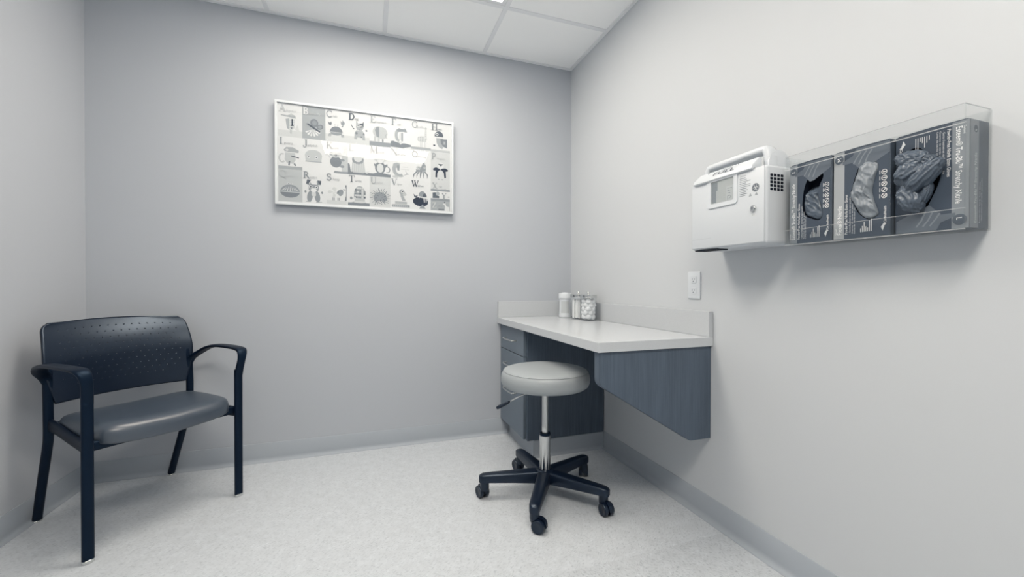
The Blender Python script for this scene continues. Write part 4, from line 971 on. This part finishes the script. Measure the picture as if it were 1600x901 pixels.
def a_monkey(d):
    d.rect(0, 1, 0, .16, 5); d.ell(.52, .02, .5, .2, 5, 0, 0, 180); d.ell(.50, .50, .25, .34, 5); d.ell(.50, .48, .16, .25, 1); d.ell(.50, .92, .20, .18, 2); d.ell(.50, .88, .14, .12, 0); d.ell(.29, .94, .07, .07, 2); d.ell(.71, .94, .07, .07, 2)
    d.arc(.85, .42, .11, .16, 90, -120, .045, 5); d.poly([(.64, .62), (.84, .74), (.86, .62), (.70, .48)], 5); d.poly([(.36, .62), (.20, .74), (.22, .60), (.32, .48)], 5); d.eyes([(.44, .96), (.56, .96)], .03)
def a_narwhal(d):
    d.arc(.44, .52, .32, .38, 130, 300, .20, 3); d.poly([(.06, .82), (.28, .92), (.44, .84), (.44, .6), (.1, .58)], 3); d.poly([(.28, .74), (.42, .76), (.42, .44), (.30, .46)], 4); d.stroke([(.36, .86), (.60, .92)], .02, 3); d.poly([(.62, .14), (.84, .30), (.74, .52), (.80, .32), (.96, .26), (.84, .24)], 4); d.rect(.5, .96, .52, .56, 1); d.rect(.55, .9, .66, .69, 1)
    d.ell(.2, .06, .18, .07, 2)
def a_octopus(d):
    d.poly([(.20, .62), (.42, .60), (.66, 1.10), (.80, .84), (.78, .54), (.24, .50)], 4); d.ell(.36, .72, .12, .10, 3); d.eyes([(.34, .74), (.70, .76)], .055)
    for i, x in enumerate((.08, .26, .46, .64, .86)):
        bx_ = .30+.10*i; d.poly([(bx_-.05, .52), (bx_+.06, .52), (x+.06, .30), (x-.01, .06), (x-.02, .30)], 4 if i % 2 else 5)
def a_penguin(d):
    d.poly([(.06, .76), (.24, .86), (.44, .78), (.50, .72), (.58, .80), (.80, .84), (.96, .74), (.94, .66), (.82, .64), (.84, .24), (.74, .22), (.70, .55), (.56, .70), (.42, .66), (.32, .5), (.30, .22), (.20, .24), (.22, .64), (.08, .66)], 7)
    d.ell(.51, .42, .19, .28, 1); d.ell(.52, .98, .17, .20, 0); d.poly([(.36, 1.08), (.66, 1.08), (.60, .98), (.52, .94), (.44, .98)], 6); d.ell(.40, .12, .06, .03, 3); d.ell(.62, .11, .06, .03, 3); d.eyes([(.43, 1.0), (.61, 1.0)], .025)
def a_quahog(d):
    d.ell(.48, .52, .46, .40, 4, 0, 0, 180); d.ell(.48, .50, .46, .30, 5, 0, 180, 360)
    for i in range(9):
        a = math.radians(22+17*i); d.poly([(.48+.12*math.cos(a), .56+.26*math.sin(a)), (.48+.44*math.cos(a-.05), .54+.10*math.sin(a)), (.48+.44*math.cos(a+.05), .54+.10*math.sin(a))] if False else [(.48+.20*math.cos(a), .88-.02*abs(i-4)), (.48+.44*math.cos(a)-.022, .56), (.48+.44*math.cos(a)+.022, .56)], 1)
    d.rect(.03, .93, .49, .53, 2); d.eyes([(.40, .97), (.54, .96)], .05)
def a_rabbit(d):
    d.poly([(.30, .98), (.16, 1.28), (.10, 1.04), (.20, .98)], 5); d.poly([(.16, 1.28), (.36, 1.28), (.24, 1.06), (.12, 1.06)], 6); d.poly([(.66, .98), (.62, 1.2), (.82, 1.26), (.84, 1.02)], 4); d.poly([(.66, 1.26), (.86, 1.26), (.84, 1.04), (.74, 1.06)], 6); d.poly([(.30, 1.16), (.40, 1.02), (.30, .96)], 4)
    d.poly([(.24, .92), (.30, 1.02), (.64, 1.02), (.74, .92), (.72, .70), (.62, .62), (.32, .62), (.24, .70)], 4); d.ell(.30, .34, .14, .32, 4, -8); d.ell(.66, .34, .14, .32, 4, 8); d.poly([(.38, .62), (.58, .62), (.60, .40), (.50, .30), (.38, .40)], 1); d.ell(.48, .70, .15, .11, 0); d.eyes([(.34, .88), (.62, .86)], .08); d.rect(.1, .35, .03, .06, 4); d.rect(.6, .9, .02, .05, 4); d.ell(.08, .60, .05, .07, 4); d.ell(.90, .58, .05, .07, 4)
def a_sheep(d):
    for i in range(22):
        a = i*2.4; rr = .045*math.sqrt(i); d.ell(.38+rr*math.cos(a)*1.25, .66+rr*math.sin(a), .10, .10, 1 if i % 2 else 0, n=12)
    d.ell(.70, .66, .13, .20, 4, -12); d.poly([(.52, .72), (.60, .80), (.82, .86), (.74, .78)], 4); d.ell(.56, .66, .05, .10, 5, -20); d.ell(.88, .84, .06, .03, 5, -20)
    for x in (.28, .35, .54, .61): d.rect(x, x+.035, .12, .36, 5)
    d.poly([(.92, 1.1), (1.0, 1.12), (1.0, .2), (.90, .2), (.97, .5), (.97, .9)], 5); d.rect(0, 1, 0, .2, 1)
def a_turtle(d):
    d.rect(0, 1, 0, .16, 5); d.ell(.5, .04, .5, .17, 5, 0, 0, 180); d.ell(.54, .66, .26, .42, 3, 0, 0, 180); d.rect(.27, .80, .40, .66, 3)
    for i in range(5):
        for j in range(6):
            x, z = .31+.105*i, .42+.10*j
            if (x+.04-.54)**2/.07+(max(0, z-.62))**2/.17 < .95: d.rect(x, x+.085, z, z+.08, (6, 1, 5, 4)[(i*3+j*5+i*j) % 4])
    d.rect(.30, .78, .24, .38, 2); d.ell(.54, .20, .30, .06, 1); d.ell(.15, .40, .06, .08, 4); d.rect(.24, .36, .36, .46, 1)
def a_urchin(d):
    d.ell(.50, .52, .36, .34, 4)
    for i in range(46):
        a = i*2.39996; rr = .06+.055*math.sqrt(i); x, z = .50+rr*math.cos(a), .54+rr*math.sin(a)*.95; L_ = .09+.07*(rr/.4)
        if z > .2: d.stroke([(x, z), (x+L_*math.cos(a), z+L_*math.sin(a))], .022, 6 if i % 3 else 5)
    d.eyes([(.43, .27), (.57, .25)], .065)
def a_viper(d):
    d.rect(0, 1, .04, .18, 4); d.ell(.5, .18, .48, .04, 3); d.rect(.18, .84, .24, .38, 3)
    for i in range(8): d.ell(.22+.08*i, .31, .025, .04, 2, n=8); d.ell(.08+.11*i, .11, .025, .04, 2, n=8)
    d.poly([(.58, .44), (.78, .44), (.62, .76), (.50, .86), (.46, .78)], 3); d.ell(.56, .96, .15, .17, 3); d.poly([(.56, .86), (.70, .98), (.82, .84), (.76, .74), (.62, .74)], 3); d.ell(.70, .82, .10, .09, 2); d.eyes([(.60, .98)], .08)
def a_walrus(d):
    d.ell(.48, .44, .44, .28, 7, -6); d.ell(.58, .80, .22, .30, 4, 0, -20, 180); d.ell(.72, .74, .12, .24, 6); d.rect(.40, .84, .66, .74, 0); d.poly([(.42, .70), (.86, .66), (.86, .3), (.70, .2), (.40, .3)], 7); d.poly([(.64, .72), (.72, .72), (.72, .42), (.68, .40)], 0); d.poly([(.76, .72), (.84, .72), (.82, .40), (.78, .42)], 0); d.poly([(.12, .70), (.08, .92), (.18, .80), (.32, .82), (.28, .68)], 6); d.poly([(.48, .16), (.60, .3), (.68, .18), (.78, .02), (.40, .02)], 4)
CARDS = [('A', 'lligator', a_alligator, 0, 2), ('B', 'utterfly', a_butterfly, 3, 0), ('C', 'rab', a_crab, 0, 4), ('D', 'og', a_dog, 0, 6), ('E', 'lephant', a_elephant, 0, 3), ('F', 'ox', a_fox, 0, 4), ('G', 'iraffe', a_giraffe, 0, 3), ('H', 'awk', a_hawk, 0, 5),
         ('I', 'guana', a_iguana, 0, 4), ('J', 'ellyfish', a_jellyfish, 0, 4), ('K', 'oala', a_koala, 0, 5), ('L', 'ion', a_lion, 0, 3), ('M', 'onkey', a_monkey, 0, 5), ('N', 'arwhal', a_narwhal, 0, 5), ('O', 'ctopus', a_octopus, 0, 5), ('P', 'enguin', a_penguin, 1, 3),
         ('Q', 'uahog', a_quahog, 2, 2), ('R', 'abbit', a_rabbit, 0, 4), ('S', 'heep', a_sheep, 0, 4), ('T', 'urtle', a_turtle, 0, 5), ('U', 'rchin', a_urchin, 1, 3), ('V', 'iper', a_viper, 0, 4), ('W', 'alrus', a_walrus, 0, 6)]
GROUND = {'A': (.3, 1), 'C': (.36, 1), 'D': (.36, 1), 'E': (.22, 4), 'K': (0, 0)}
for i, (L1, rest, fn, bg, lc) in enumerate(CARDS):
    cx, cz = CX0+(i % 8)*CW, CZ1-(i//8+1)*CHT
    d = Draw(cx, cz, CW, -0.0203); d.rect(0.0, 1.0, 0.0, ASP, bg)
    if L1 in GROUND: d.rect(0, 1, 0, GROUND[L1][0], GROUND[L1][1])
    card = d.build('letter_card', pc, G)
    card['label'] = 'print square for the letter %s with its animal' % L1
    k_ = 0.88 if fn not in (a_koala, a_giraffe, a_hawk, a_fox, a_lion, a_monkey, a_iguana, a_turtle) else 0.94
    full = fn in (a_koala, a_giraffe, a_hawk, a_fox, a_lion, a_monkey, a_iguana, a_turtle)
    d = Draw(cx, cz+(0 if full else 0.003), CW, -0.0205); fn(d)
    d.v = [(cx+(v[0]-cx) if full else cx+CW/2+(v[0]-cx-CW/2)*k_, v[1], cz+(v[2]-cz)*k_*0.95) for v in d.v]
    d.v = [(min(max(v[0], cx), cx+CW), v[1], min(v[2], cz+CHT)) for v in d.v]
    d.build('animal_drawing', card, G)
    d = Draw(cx, cz, CW, -0.0226); h = 0.33
    serif(d, L1, 0.03, ASP-h-0.04, h, lc); d.text(rest, 0.33 if L1 not in 'IJ' else 0.24, ASP-h-0.02, 0.16, max(2, lc-1))
    d.build('lettering', card, G)
cx, cz = CX0+7*CW, CZ1-3*CHT
for k, (L1, rest, lx, bg, lc) in enumerate((('X', '-ray', 0.08, 1, 3), ('Y', 'ak', 0.56, 0, 4), ('Z', 'ebra', 0.06, 3, 1))):
    z1_ = ASP*(1-k/3); z0_ = ASP*(1-(k+1)/3)
    d = Draw(cx, cz, CW, -0.0203); d.rect(0, 1, z0_, z1_, bg)
    if k == 0: d.rect(0, 1, z0_, z0_+.1, 4); d.stroke([(.5, z0_+.1), (.8, z0_+.14)], .02, 3)
    if k == 1: d.rect(0, 1, z0_, z0_+.12, 4); d.poly([(.10, z0_+.14), (.10, z0_+.42), (.26, z0_+.44), (.30, z0_+.28), (.44, z0_+.26), (.44, z0_+.14)], 6); d.ell(.36, z0_+.38, .10, .10, 3)
    if k == 2: d.poly([(.62, z0_+.36), (.76, z0_+.42), (.82, z0_+.24), (.98, z0_+.2), (.98, z0_), (.74, z0_), (.74, z0_+.28)], 0); d.rect(.4, .7, z0_+.02, z0_+.1, 5); d.ell(.72, z0_+.43, .03, .04, 6)
    card = d.build('letter_card', pc, G)
    d = Draw(cx, cz, CW, -0.0226); serif(d, L1, lx, z0_+0.13, 0.29, lc); d.text(rest, lx+.32 if k != 2 else .38, z0_+.2, 0.12, 4); d.build('lettering', card, G)
tag(pc, 'framed animal alphabet print behind glass on the back wall', 'picture')
